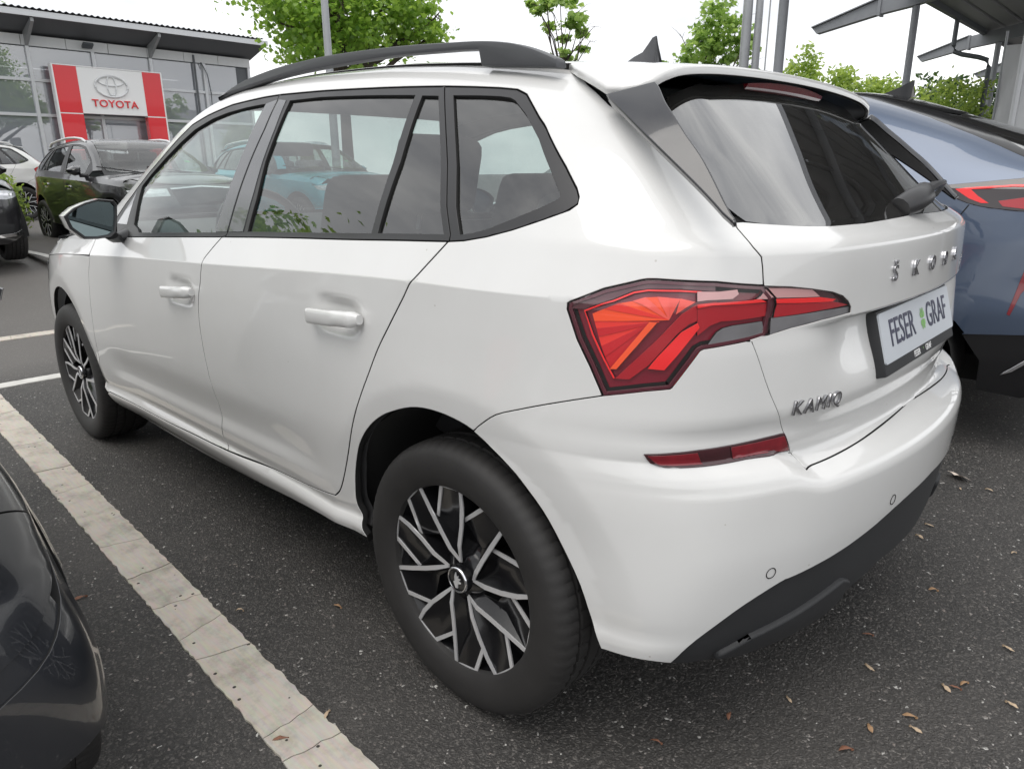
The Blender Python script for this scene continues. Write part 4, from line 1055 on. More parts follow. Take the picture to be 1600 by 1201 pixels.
    o = np.array([np.array(p) for p in ws] + my([np.array(p) for p in ws])[1:-1])
    panel('windscreen', o, M['glass_f'], car, B, 0.04, rear=False, dom='top', off=-0.003, flange=0, inset=0.0)
    cw = [(2.40, 0.0), (2.39, 0.25), (2.34, 0.5), (2.24, 0.70), (2.12, 0.712), (2.2, 0.752), (2.30, 0.77), (2.40, 0.72), (2.47, 0.45), (2.49, 0.0)]
    o = np.array([np.array(p) for p in cw] + my([np.array(p) for p in cw])[1:-1])
    panel('scuttle', o, M['plastic'], car, B, 0.04, rear=False, dom='top', off=-0.008, flange=0.02, inset=0.0)
    bonnet_front(car, B, W, my)
    # wiper
    wp = MB()
    wp.tube([(-0.585, 0.03, 1.135), (-0.600, 0.0, 1.148), (-0.606, -0.04, 1.160), (-0.598, -0.085, 1.172)], [0.028, 0.032, 0.030, 0.022], 12, ell=(1.0, 0.85))
    wp.tube([(-0.600, -0.075, 1.170), (-0.600, -0.16, 1.181), (-0.582, -0.30, 1.184), (-0.555, -0.43, 1.186)], [0.017, 0.014, 0.011, 0.008], 8, ell=(1.0, 0.7))
    wi = wp.obj('rear_wiper', M['trim'], tg, True)
    MB().tube([(-0.588, -0.12, 1.150), (-0.578, -0.28, 1.158), (-0.548, -0.455, 1.172)], [0.007, 0.007, 0.006], 6).obj('wiper_blade', M['rubber'], wi, True)
    # fin antenna
    V = []; F = []
    prof = [(0.235, 1.488, 0.010), (0.19, 1.508, 0.022), (0.155, 1.524, 0.026), (0.128, 1.533, 0.024), (0.113, 1.552, 0.014), (0.101, 1.567, 0.009), (0.090, 1.571, 0.005), (0.086, 1.550, 0.010), (0.078, 1.520, 0.018), (0.070, 1.490, 0.022)]
    zb = 1.470
    for x, z, w in prof:
        V += [(x, w*0.35, z), (x, w, z-0.6*(z-zb)), (x, w*1.25, zb), (x, -w*1.25, zb), (x, -w, z-0.6*(z-zb)), (x, -w*0.35, z)]
    for i in range(len(prof)-1):
        for q in range(5): F.append((i*6+q, i*6+q+1, (i+1)*6+q+1, (i+1)*6+q))
    F += [tuple(range(6)), tuple((len(prof)-1)*6+q for q in range(6))]
    MB().add(V, F).obj('roof_antenna', M['rail'], car, True)
    # number plate
    t = 0.285; Np = Vector((-math.cos(t), 0, math.sin(t))); c = Vector((-0.6296, 0.0, 0.8765)) + Np*0.019
    mt = frame_at(c, (0, -1, 0), Np)
    fr = MB().add([mt @ Vector(p) for p in [(sx*(0.270-(0.006 if sz > 0 else 0)), sy, sz) for sx in (-1, 1) for sy in (-0.078, 0.060) for sz in (-0.030, 0.003)]], [(0,1,3,2), (4,6,7,5), (0,4,5,1), (2,3,7,6), (0,2,6,4), (1,5,7,3)]).obj('number_plate', M['plastic'], car, bevel=0.006)
    rc = []
    for cx_, cy_, a0 in ((0.255, 0.047, 0), (-0.255, 0.047, 90), (-0.255, -0.045, 180), (0.255, -0.045, 270)):
        for k in range(5): a = R(a0 + 22.5*k); rc.append((cx_ + 0.007*math.cos(a), cy_ + 0.007*math.sin(a)))
    n = len(rc)
    MB().add([mt @ Vector((x, y, 0.0055)) for x, y in rc] + [mt @ Vector((x*1.003, y*1.01, 0.002)) for x, y in rc], [tuple(range(n))] + [(i, n+i, n+(i+1) % n, (i+1) % n) for i in range(n)]).obj('plate_face', M['plate'], fr)
    for s, x0, sz, y0, mat, h_, sx in (('FESER', -0.128, 0.082, 0.003, 'ink', 0.0062, 0.83), ('GRAF', 0.135, 0.082, 0.003, 'ink', 0.0062, 0.83), ('FESER', -0.048, 0.020, -0.0645, 'white_ink', 0.0037, 0.9), ('GRAF', 0.040, 0.020, -0.0645, 'white_ink', 0.0037, 0.9)):
        me = text_mesh('plate_lettering', s, sz, M[mat], extrude=0.0003, bevel=0.00035 if sz > 0.05 else 0.0001, sx=sx)
        me.transform(mt @ Matrix.Translation((x0, y0, h_)))
        link('plate_lettering', me, fr)
    # four-leaf clover
    def heart(rot):
        pts = []
        for k in range(25):
            u = 2*math.pi*k/24
            x = 16*math.sin(u)**3; y = 13*math.cos(u) - 5*math.cos(2*u) - 2*math.cos(3*u) - math.cos(4*u) + 17.5
            x *= 0.00062; y *= 0.00072
            pts.append((x*math.cos(rot) - y*math.sin(rot), x*math.sin(rot) + y*math.cos(rot)))
        return pts[:-1]
    mb = MB()
    for q in range(4):
        p = heart(R(45 + 90*q)); mb.add([mt @ Vector((0.022 + x*0.85, 0.004 + y*1.25, 0.0062)) for x, y in p], [tuple(range(24))])
    mb.obj('plate_clover', M['green'], fr)
    mb = MB()
    p = heart(0); mb.add([mt @ Vector((0.0 + x*0.22, -0.0645 + y*0.25, 0.0037)) for x, y in p], [tuple(range(24))])
    mb.obj('plate_clover', M['green'], fr)
    # chrome lettering on the tailgate
    for ch, y in zip('ŠKODA', (0.232, 0.116, 0.0, -0.116, -0.232)):
        S = S_R + YA - y; P = B.wrap(np.array([S]), np.array([1.016]))[0]; N = B.grad(P[None])[0]
        me = text_mesh('badge_letter', ch, 0.046, M['badge'], extrude=0.0026, bevel=0.0003, sx=1.12)
        me.transform(frame_at(P + N*0.002, (0, -1, 0), N)); link('badge_letter', me, tg)
    for ch, y in zip('KAMIQ', (0.540, 0.512, 0.481, 0.4565, 0.432)):
        P = None
        s = B.inv(np.array([-0.6, y, 0.795]))[0]
        for _ in range(6):
            P = B.wrap(np.array([s]), np.array([0.795]))[0]; s += (P[1]-y)*0.8
        N = B.grad(P[None])[0]
        me = text_mesh('badge_letter', ch, 0.041, M['badge'], extrude=0.0020, bevel=0.0003, sx=0.95)
        me.transform(frame_at(P + N*0.002, (0, -1, 0), N)); link('badge_letter', me, tg)
    cabin(car)
    return car

def bonnet_front(car, B, W, my, h=0.035, front=True):
    bp = [(2.49, 0.0), (2.47, 0.45), (2.40, 0.70), (2.6, 0.72), (2.9, 0.70), (3.12, 0.62), (3.24, 0.4), (3.28, 0.2), (3.29, 0.0)]
    L = [np.array(p) for p in bp]; o = np.array(L + my(L)[1:-1])
    bn = panel('bonnet', o, W, car, B, h, rear=False, dom='top', inset=0.0, flange=0.0)
    for mir in (False, True):
        a = B.inv(B.top(np.array([2.40, 2.6, 2.9, 3.12]), np.array([0.70, 0.72, 0.70, 0.62]), False))
        zc = [B.inv(np.array((x, 0.87, float(B.zc(x)) + 0.001))) for x in (3.02, 2.85, 2.7, 2.5, 2.3, 2.160)]
        o = J(a, [B.inv(np.array((3.10, 0.75, 0.82)))], zc, [B.inv(np.array((2.168, 0.825, 0.982)))])
        panel('bonnet_side', o, W, bn, B, 0.02, rear=False, inset=0.001, flange=0.01, mirror=mir)
    # nose: bumper with grille and lamps
    sA = B.inv(np.array((3.03, 0.86, 0.6)))[0]; sM = S_F - S_R - YA
    def fm(c): c = np.asarray(c, float).copy(); c[:, 0] = 2*sM - c[:, 0]; return c
    tpl = [(sA, 0.70), (sA-0.12, 0.70), (sA-0.3, 0.72), (sM, 0.74)]
    for mir in (False, True):
        o = J([(sA, 0.36), (sA, 0.83), (sA-0.15, 0.84), (sM+0.62, 0.86), (sM+0.40, 0.875), (sM+0.001, 0.88), (sM+0.001, 0.24), (sA-0.3, 0.24)])
        nb = panel('front_bumper', o, W, car, B, 0.03, rear=False, inset=0.0, flange=0.0, mirror=mir)
        hl = np.array([(sA-0.02, 0.815), (sA-0.2, 0.83), (sM+0.42, 0.835), (sM+0.40, 0.745), (sA-0.25, 0.735), (sA-0.08, 0.765)])
        panel('headlight', hl, M['headlamp'], car, B, 0.03, rear=False, off=0.004, inset=0, flange=0.01, mirror=mir)
        panel('headlight_strip', np.array([(sA-0.12, 0.80), (sM+0.44, 0.81), (sM+0.44, 0.775), (sA-0.14, 0.775)]), M['chrome'], car, B, 0.03, rear=False, off=0.006, inset=0, flange=0.005, mirror=mir)
        gr = np.array([(sM+0.38, 0.82), (sM+0.001, 0.845), (sM+0.001, 0.62), (sM+0.33, 0.62)])
        panel('grille', gr, M['gloss_black'], car, B, 0.04, rear=False, off=0.004, inset=0, flange=0.01, mirror=mir)
        gr = np.array([(sM+0.39, 0.835), (sM+0.001, 0.862), (sM+0.001, 0.845), (sM+0.38, 0.82)])
        panel('grille_frame', gr, M['chrome'], car, B, 0.04, rear=False, off=0.010, inset=0, flange=0.01, mirror=mir)
        lo = np.array([(sM+0.62, 0.46), (sM+0.001, 0.50), (sM+0.001, 0.34), (sM+0.62, 0.36)])
        panel('air_intake', lo, M['plastic'], car, B, 0.04, rear=False, off=0.004, inset=0, flange=0.01, mirror=mir)
        lo = np.array([(sM+0.75, 0.40), (sM+0.62, 0.36), (sM+0.001, 0.33), (sM+0.001, 0.30), (sM+0.62, 0.325), (sM+0.76, 0.36)])
        panel('bumper_trim', lo, M['chrome'], car, B, 0.04, rear=False, off=0.012, inset=0, flange=0.01, mirror=mir)
M['headlamp'] = pbr('headlamp', (0.55, 0.57, 0.60), 0.12, coat=1.0, var=0.6, vscale=14)

def cabin(car):
    fl = MB()
    fl.box((1.25, 0, 0.235), (3.3, 1.20, 0.05)); fl.box((1.30, 0, 0.27), (1.75, 1.62, 0.05)); fl.box((-0.45, 0, 0.50), (0.30, 1.0, 0.2)); fl.box((0.9, 0, 0.5), (3.0, 1.05, 0.2))
    fl.box((2.95, 0, 0.55), (0.5, 1.1, 0.4)); fl.box((1.3, 0, 0.40), (1.75, 1.66, 0.10))
    fl.box((-0.30, 0, 0.72), (0.40, 1.12, 0.5)); fl.box((-0.15, 0, 0.97), (0.5, 1.12, 0.02))
    fl.obj('floor_pan', M['void'], car)
    MB().box((-0.28, 0, 1.00), (0.42, 1.05, 0.015)).obj('parcel_shelf', M['cabin'], car, bevel=0.004)
    # dashboard
    V = []; 
    MB().box((2.02, 0, 0.90), (0.55, 1.40, 0.22), ry=R(-6)).obj('dashboard', M['cabin'], car, bevel=0.06, seg=3)
    MB().tube([(1.66 + 0.06*math.sin(a), 0.37 + 0.185*math.cos(a), 0.98 + 0.175*math.sin(a)) for a in np.linspace(0, 2*math.pi, 25)], 0.016, 8, cap=False).obj('steering_wheel', M['trim'], car, True)
    def seat(x, y, w=0.50, head=True, hb=0.62):
        s = MB().box((x+0.05, y, 0.62), (0.52, w, 0.18), ry=R(-8)).obj('seat', M['seat'], car, bevel=0.06, seg=3)
        MB().box((x-0.245, y, 0.62+hb/2+0.06), (0.15, w*0.96, hb), ry=R(-20)).obj('backrest', M['seat'], s, bevel=0.06, seg=3)
        if head:
            xx = x - 0.245 - 0.36*hb/0.62*0.86
            hd = MB().box((xx, y, 1.215), (0.12, 0.27, 0.22), ry=R(-14)).obj('headrest', M['seat'], s, bevel=0.05, seg=3)
            for q in (-0.06, 0.06): MB().tube([(xx, y+q, 1.16), (xx+0.03, y+q, 1.06)], 0.007, 6).obj('headrest_post', M['silver'], hd, True)
        return s
    for y in (0.37, -0.37): seat(1.10, y, hb=0.54)
    for y in (0.36, -0.36): seat(0.24, y, 0.56, hb=0.50)
    MB().box((2.02, 0.02, 1.33), (0.05, 0.23, 0.06)).obj('rear_view_mirror', M['cabin'], car, bevel=0.02)
hero = build_hero()
# ---------------------------------------------------------------- ground
def gz(x): return 0.35*float(sstep(5.5, 13.0, x))
def asphalt():
    m, t, b = new_mat('asphalt')
    N = t.nodes.new; Lk = t.links.new
    tc = N('ShaderNodeTexCoord')
    v = N('ShaderNodeTexVoronoi'); v.inputs['Scale'].default_value = 135
    v2 = N('ShaderNodeTexVoronoi'); v2.inputs['Scale'].default_value = 310
    n1 = N('ShaderNodeTexNoise'); n1.inputs['Scale'].default_value = 1.3; n1.inputs['Detail'].default_value = 8; n1.inputs['Roughness'].default_value = 0.6
    n2 = N('ShaderNodeTexNoise'); n2.inputs['Scale'].default_value = 40; n2.inputs['Detail'].default_value = 6
    nw = N('ShaderNodeTexNoise'); nw.inputs['Scale'].default_value = 70; nw.inputs['Detail'].default_value = 2
    mw = N('ShaderNodeMix'); mw.data_type = 'RGBA'; mw.inputs['Factor'].default_value = 0.02
    Lk(tc.outputs['Object'], nw.inputs['Vector']); Lk(tc.outputs['Object'], mw.inputs['A']); Lk(nw.outputs['Color'], mw.inputs['B'])
    for q in (v, v2): Lk(mw.outputs['Result'], q.inputs['Vector'])
    for q in (n1, n2): Lk(tc.outputs['Object'], q.inputs['Vector'])
    # stones: mostly dark, some grey, a few nearly white
    sp = N('ShaderNodeSeparateColor'); Lk(v.outputs['Color'], sp.inputs[0])
    cr = N('ShaderNodeValToRGB'); e = cr.color_ramp.elements
    e[0].position = 0.0; e[0].color = (0.034, 0.033, 0.0315, 1); e[1].position = 0.60; e[1].color = (0.082, 0.077, 0.072, 1)
    for p, c in ((0.86, (0.115, 0.108, 0.100)), (0.962, (0.145, 0.135, 0.124)), (0.977, (0.34, 0.32, 0.30)), (0.988, (0.24, 0.20, 0.18)), (0.994, (0.60, 0.59, 0.56))):
        k = e.new(p); k.color = (*c, 1)
    cr.color_ramp.interpolation = 'LINEAR'
    Lk(sp.outputs[0], cr.inputs['Fac'])
    # only stones that stand proud show their own colour
    st = N('ShaderNodeMapRange'); st.inputs['From Min'].default_value = 0.60; st.inputs['From Max'].default_value = 0.42; Lk(v.outputs['Distance'], st.inputs['Value'])
    mx = N('ShaderNodeMix'); mx.data_type = 'RGBA'; mx.inputs['A'].default_value = (0.030, 0.029, 0.028, 1)
    Lk(st.outputs['Result'], mx.inputs['Factor']); Lk(cr.outputs['Color'], mx.inputs['B'])
    # dust and traffic film in large patches
    r1 = N('ShaderNodeMapRange'); r1.inputs['From Min'].default_value = 0.36; r1.inputs['From Max'].default_value = 0.72; r1.inputs['To Min'].default_value = 0.0; r1.inputs['To Max'].default_value = 0.46
    Lk(n1.outputs['Fac'], r1.inputs['Value'])
    m2 = N('ShaderNodeMix'); m2.data_type = 'RGBA'; m2.inputs['B'].default_value = (0.115, 0.106, 0.098, 1)
    Lk(r1.outputs['Result'], m2.inputs['Factor']); Lk(mx.outputs['Result'], m2.inputs['A'])
    # away from the hero the lane is older, paler asphalt
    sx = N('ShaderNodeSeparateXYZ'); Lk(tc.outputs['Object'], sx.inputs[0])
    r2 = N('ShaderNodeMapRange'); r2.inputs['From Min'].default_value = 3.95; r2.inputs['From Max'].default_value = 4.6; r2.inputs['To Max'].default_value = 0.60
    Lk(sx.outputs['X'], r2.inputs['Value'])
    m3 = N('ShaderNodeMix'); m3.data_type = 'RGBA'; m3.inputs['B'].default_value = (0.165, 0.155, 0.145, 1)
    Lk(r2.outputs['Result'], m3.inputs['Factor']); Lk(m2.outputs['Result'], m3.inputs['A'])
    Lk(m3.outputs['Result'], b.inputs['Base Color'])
    b.inputs['Roughness'].default_value = 0.62; b.inputs['Specular IOR Level'].default_value = 0.45
    h1 = N('ShaderNodeMapRange'); h1.inputs['From Min'].default_value = 0.0; h1.inputs['From Max'].default_value = 0.55; h1.inputs['To Min'].default_value = 1; h1.inputs['To Max'].default_value = 0
    Lk(v.outputs['Distance'], h1.inputs['Value'])
    h2 = N('ShaderNodeMapRange'); h2.inputs['From Min'].default_value = 0.0; h2.inputs['From Max'].default_value = 0.6; h2.inputs['To Min'].default_value = 0.35; h2.inputs['To Max'].default_value = 0
    Lk(v2.outputs['Distance'], h2.inputs['Value'])
    ad = N('ShaderNodeMath'); Lk(h1.outputs['Result'], ad.inputs[0]); Lk(h2.outputs['Result'], ad.inputs[1])
    a2 = N('ShaderNodeMath'); Lk(ad.outputs[0], a2.inputs[0]); Lk(n2.outputs['Fac'], a2.inputs[1])
    bp = N('ShaderNodeBump'); bp.inputs['Strength'].default_value = 0.85; bp.inputs['Distance'].default_value = 0.004
    Lk(a2.outputs[0], bp.inputs['Height']); Lk(bp.outputs['Normal'], b.inputs['Normal'])
    return m
M['asphalt'] = asphalt()
xs = np.concatenate([[-400, -60, -12], np.arange(-8, 16, 0.5), [20, 60, 400]]); ysg = np.array([-400, -60, -20, -8, -4, 0, 4, 8, 20, 60, 400.0])
V = [(x, y, gz(x)) for x in xs for y in ysg]; ny = len(ysg)
F = [(i*ny+j, (i+1)*ny+j, (i+1)*ny+j+1, i*ny+j+1) for i in range(len(xs)-1) for j in range(ny-1)]
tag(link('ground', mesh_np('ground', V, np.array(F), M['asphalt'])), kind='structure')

# parking line of pale concrete slabs
def slab_mat():
    m, t, b = new_mat('pale_concrete'); N = t.nodes.new; Lk = t.links.new
    tc = N('ShaderNodeTexCoord'); oi = N('ShaderNodeObjectInfo')
    ad = N('ShaderNodeVectorMath'); ad.operation = 'ADD'; Lk(tc.outputs['Object'], ad.inputs[0]); Lk(oi.outputs['Random'], ad.inputs[1])
    n = N('ShaderNodeTexNoise'); n.inputs['Scale'].default_value = 9; n.inputs['Detail'].default_value = 10; n.inputs['Roughness'].default_value = 0.68; Lk(ad.outputs[0], n.inputs['Vector'])
    mp = N('ShaderNodeMapping'); mp.inputs['Scale'].default_value = (14, 120, 1); Lk(ad.outputs[0], mp.inputs['Vector'])
    n3 = N('ShaderNodeTexNoise'); n3.inputs['Scale'].default_value = 1.0; n3.inputs['Detail'].default_value = 4; Lk(mp.outputs[0], n3.inputs['Vector'])
    cr = N('ShaderNodeValToRGB'); e = cr.color_ramp.elements
    e[0].position = 0.25; e[0].color = (0.30, 0.275, 0.245, 1); e[1].position = 0.75; e[1].color = (0.64, 0.59, 0.52, 1)
    k = e.new(0.5); k.color = (0.585, 0.535, 0.465, 1)
    Lk(n.outputs['Fac'], cr.inputs['Fac'])
    v = N('ShaderNodeTexVoronoi'); v.inputs['Scale'].default_value = 60; Lk(ad.outputs[0], v.inputs['Vector'])
    sp = N('ShaderNodeSeparateColor'); Lk(v.outputs['Color'], sp.inputs[0])
    g = N('ShaderNodeMath'); g.operation = 'GREATER_THAN'; g.inputs[1].default_value = 0.95; Lk(sp.outputs[0], g.inputs[0])
    l = N('ShaderNodeMath'); l.operation = 'LESS_THAN'; l.inputs[1].default_value = 0.28; Lk(v.outputs['Distance'], l.inputs[0])
    mu = N('ShaderNodeMath'); mu.operation = 'MULTIPLY'; Lk(g.outputs[0], mu.inputs[0]); Lk(l.outputs[0], mu.inputs[1])
    mx = N('ShaderNodeMix'); mx.data_type = 'RGBA'; mx.inputs['B'].default_value = (0.05, 0.045, 0.04, 1); Lk(mu.outputs[0], mx.inputs['Factor']); Lk(cr.outputs['Color'], mx.inputs['A'])
    m4 = N('ShaderNodeMix'); m4.data_type = 'RGBA'; m4.blend_type = 'MULTIPLY'; m4.inputs['Factor'].default_value = 0.35; Lk(mx.outputs['Result'], m4.inputs['A']); Lk(n3.outputs['Color'], m4.inputs['B'])
    Lk(m4.outputs['Result'], b.inputs['Base Color']); b.inputs['Roughness'].default_value = 0.85
    bp = N('ShaderNodeBump'); bp.inputs['Strength'].default_value = 0.5; bp.inputs['Distance'].default_value = 0.003; Lk(n.outputs['Fac'], bp.inputs['Height']); Lk(bp.outputs['Normal'], b.inputs['Normal'])
    return m
M['slab'] = slab_mat()
M['line'] = pbr('line_paint', (0.55, 0.54, 0.51), 0.8, var=0.3, vscale=9, bump=0.4, bscale=120)
def paved_line(name, pts0, joints, w, rng, mat, ragged=0.0035, h=0.006):
    """a row of slabs with ragged joints; pts0(u)->(x,y) centre line, joints in u, direction unit d, normal n"""
    root = bpy.data.objects.new(name, None); COL.objects.link(root); tag(root, kind='structure')
    prev = None
    def cross(u):
        k = 7; p = pts0(u); n = pts0.n; d = pts0.d; s = rng.uniform(-0.02, 0.02); o = []
        for i in range(k):
            q = i/(k-1)-0.5; j = rng.uniform(-1, 1)*0.004 + s*q*2
            o.append(p + n*(q*w) + d*j)
        return o
    js = [cross(u) for u in joints]
    for a in range(len(joints)-1):
        A = [p + pts0.d*0.0016 for p in js[a]]; B = [p - pts0.d*0.0016 for p in js[a+1]]
        L = abs(joints[a+1]-joints[a]); m = max(2, int(L/0.02))
        def edge(p, q, sgn): return [p.lerp(q, i/m) + pts0.n*(rng.uniform(-1, 1)*ragged) for i in range(1, m)]
        ring = A + edge(A[-1], B[-1], 1) + B[::-1] + edge(B[0], A[0], -1)
        c = sum(ring, Vector((0, 0)))/len(ring)
        z = gz(c.x); dz = rng.uniform(-0.0012, 0.0012)
        n = len(ring)
        V = [(p.x-c.x, p.y-c.y, h+dz) for p in ring] + [(p.x-c.x, p.y-c.y, -0.012) for p in ring]
        F = [tuple(range(n))] + [(i, n+i, n+(i+1) % n, (i+1) % n) for i in range(n)]
        o = MB().add(V, F).obj('slab', mat, root); o.location = (c.x, c.y, z)
    return root
class Line:
    def __init__(s, p, q):
        s.p = Vector(p); s.d = (Vector(q)-s.p).normalized(); s.n = Vector((-s.d.y, s.d.x)); s.L = (Vector(q)-s.p).length
    def __call__(s, u): return s.p + s.d*u
rng = random.Random(5)
ln = Line((-0.60, 1.216), (3.99, 1.053))
jx = [-0.60, -0.34, -0.10, 0.128, 0.233, 0.593, 0.742, 0.918, 1.156, 1.416, 1.715, 2.044, 2.334, 2.759, 3.05, 3.40, 3.70, 3.985]
paved_line('parking_line', ln, [x+0.60 for x in jx], 0.134, rng, M['slab'])
l2 = Line((4.045, 1.85), (3.96, -4.6)); paved_line('parking_line', l2, [0.0, 0.78] + [0.78 + 0.5*i for i in range(1, 12)], 0.115, rng, M['line'], ragged=0.004)
l3 = Line((5.62, 2.2), (5.42, -5.0)); paved_line('drain_strip', l3, [0.33*i for i in range(21)], 0.16, rng, M['slab'])
l4 = Line((10.6, -0.1), (8.2, -0.6)); l4.L
l4 = Line((8.3, -0.72), (13.3, -0.62)); paved_line('parking_line', l4, [0.0, 5.0], 0.10, rng, M['line'])

# ---------------------------------------------------------------- litter on the asphalt
M['seed'] = pbr('dry_seed', (0.36, 0.22, 0.12), 0.7, var=0.4, vscale=40)
M['seed2'] = pbr('pale_seed', (0.50, 0.38, 0.26), 0.7, var=0.3, vscale=40)
M['seed3'] = pbr('russet_seed', (0.22, 0.10, 0.06), 0.7, var=0.4, vscale=40)
def seed_mesh(L, W, curl, twist, mat, rg):
    n = 9; V = []; F = []
    for i in range(n):
        t = i/(n-1); w = W*(math.sin(math.pi*min(1, t*1.02))**0.75)*(0.55+0.6*t); z = 0.003 + curl*math.sin(math.pi*t) + 0.002*rg.random()
        b = 0.25*L*(t-0.5)**2
        for k, q in enumerate((-1, -0.3, 0.4, 1)):
            V.append(((t-0.5)*L, b + q*w/2, z + twist*q*w*(t-0.3) + (0.0012 if k in (1, 2) else 0)))
    for i in range(n-1):
        for k in range(3): F.append((i*4+k, i*4+k+1, (i+1)*4+k+1, (i+1)*4+k))
    b = len(V); m = 8
    for (rr, zz) in ((0.35, 0.006), (1.0, 0.003), (0.7, 0.0005)):
        for k in range(m): a = 2*math.pi*k/m; V.append((-0.5*L + 0.18*W*0 + rr*W*0.32*math.cos(a), 0.06*L*0 + b*0 + 0.0625*L + rr*W*0.26*math.sin(a), zz))
    for r in range(2):
        for k in range(m): F.append((b+r*m+k, b+r*m+(k+1) % m, b+(r+1)*m+(k+1) % m, b+(r+1)*m+k))
    F.append(tuple(b+k for k in range(m)))
    me = mesh_np('winged_seed', V, F, mat); return me
seeds = [
 (0.202, 1.227, 'reddish winged seed lying on the pale slab line near the bottom edge', 'seed3', .030, 1.0),
 (0.548, 0.849, 'brown winged seed on dark asphalt between the line and the rear tyre', 'seed', .024, 0.3),
 (0.191, 1.115, 'tan winged seed just right of the pale slab line near the bottom', 'seed2', .026, 2.2),
 (1.157, 1.354, 'thin russet stalk of seed on the asphalt left of the pale slab line', 'seed3', .030, 1.5),
 (0.739, 1.056, 'small cream seed on the asphalt right beside the slab line', 'seed2', .018, 0.9),
 (-0.842, 0.032, 'pale seed at the left of the seed cluster at lower right', 'seed2', .026, 2.4),
 (-0.869, -0.015, 'brown seed at the right of the seed cluster at lower right', 'seed', .026, 1.2),
 (-0.857, 0.012, 'dark russet seed in the middle of the seed cluster at lower right', 'seed3', .022, 0.2),
 (-0.804, 0.193, 'brown curled seed below the seed cluster at lower right', 'seed', .026, 0.5),
 (-0.828, 0.230, 'cream slim seed lowest of the pair below the seed cluster', 'seed2', .024, 2.9),
 (-0.970, -0.009, 'pale seed lying close to the right edge below the cluster', 'seed2', .024, 2.8),
 (-0.922, -0.248, 'slim tan seed right at the picture edge level with the bumper corner', 'seed2', .026, 2.7),
 (-0.630, -0.062, 'brown upright seed on the asphalt between bumper and seed cluster', 'seed3', .024, 0.6),
 (-0.681, 0.080, 'pale long seed beside the brown upright seed behind the bumper', 'seed2', .026, 2.6),
 (-0.579, 0.331, 'pale seed pair piece below the dark bumper valance', 'seed2', .020, 2.5),
 (-0.418, 0.659, 'brown seed right under the white bumper corner', 'seed3', .022, 0.4),
 (-0.732, 0.397, 'dark reddish seed on the asphalt below the valance', 'seed3', .028, 0.9),
 (-0.751, 0.297, 'tan seed between the reddish seed and the curled pair', 'seed', .024, 2.2),
 (-0.500, 0.480, 'dark brown seed in the shade of the rear bumper', 'seed3', .024, 1.9),
 (-0.576, -0.750, 'cream slim seed on the asphalt right of the paper scrap', 'seed2', .028, 2.6),
 (-0.833, -0.841, 'small pale seed near the right edge below the blue car', 'seed2', .020, 1.1),
 (-0.578, -0.866, 'cream seed on the asphalt below the paper scrap', 'seed2', .026, 2.9),
 (-0.582, -1.283, 'small pale seed closest to the paper scrap', 'seed2', .020, 2.0),
 (-0.668, -1.346, 'thin pale seed behind the paper scrap in the blue car shade', 'seed2', .026, 2.7),
 (-0.700, -0.420, 'tan seed alone on the asphalt right of the bumper', 'seed', .024, 0.7),
]
rg = random.Random(3)
for x, y, lab, mt_, L, rz in seeds:
    L *= 1.15
    o = link('winged_seed', seed_mesh(L, L*rg.uniform(.32, .45), rg.uniform(.001, .006), rg.uniform(-.5, .5), M[mt_], rg))
    o.location = (x, y, 0.001); o.rotation_euler = (0, 0, rz); tag(o, lab, 'seed', 'dry winged seeds fallen on the asphalt')
# torn paper
V = []; F = []; nx, ny = 8, 6
for i in range(nx):
    for j in range(ny):
        u, v = i/(nx-1), j/(ny-1)
        V.append(((u-0.5)*(0.085-0.02*v) + 0.004*math.sin(9*v), (v-0.5)*0.050 + 0.004*math.sin(7*u), 0.004 + 0.022*v*(1-0.4*u) + 0.004*math.sin(6*u+2*v)))
for i in range(nx-1):
    for j in range(ny-1): F.append((i*ny+j, (i+1)*ny+j, (i+1)*ny+j+1, i*ny+j+1))
o = link('paper_scrap', mesh_np('paper_scrap', V, F, pbr('paper', (0.74, 0.63, 0.54), 0.8, var=0.25, vscale=25)))
o.location = (-0.550, -1.400, 0.002); o.rotation_euler = (0, 0, R(-38)); tag(o, 'crumpled beige paper scrap on the asphalt behind the bumper', 'paper')

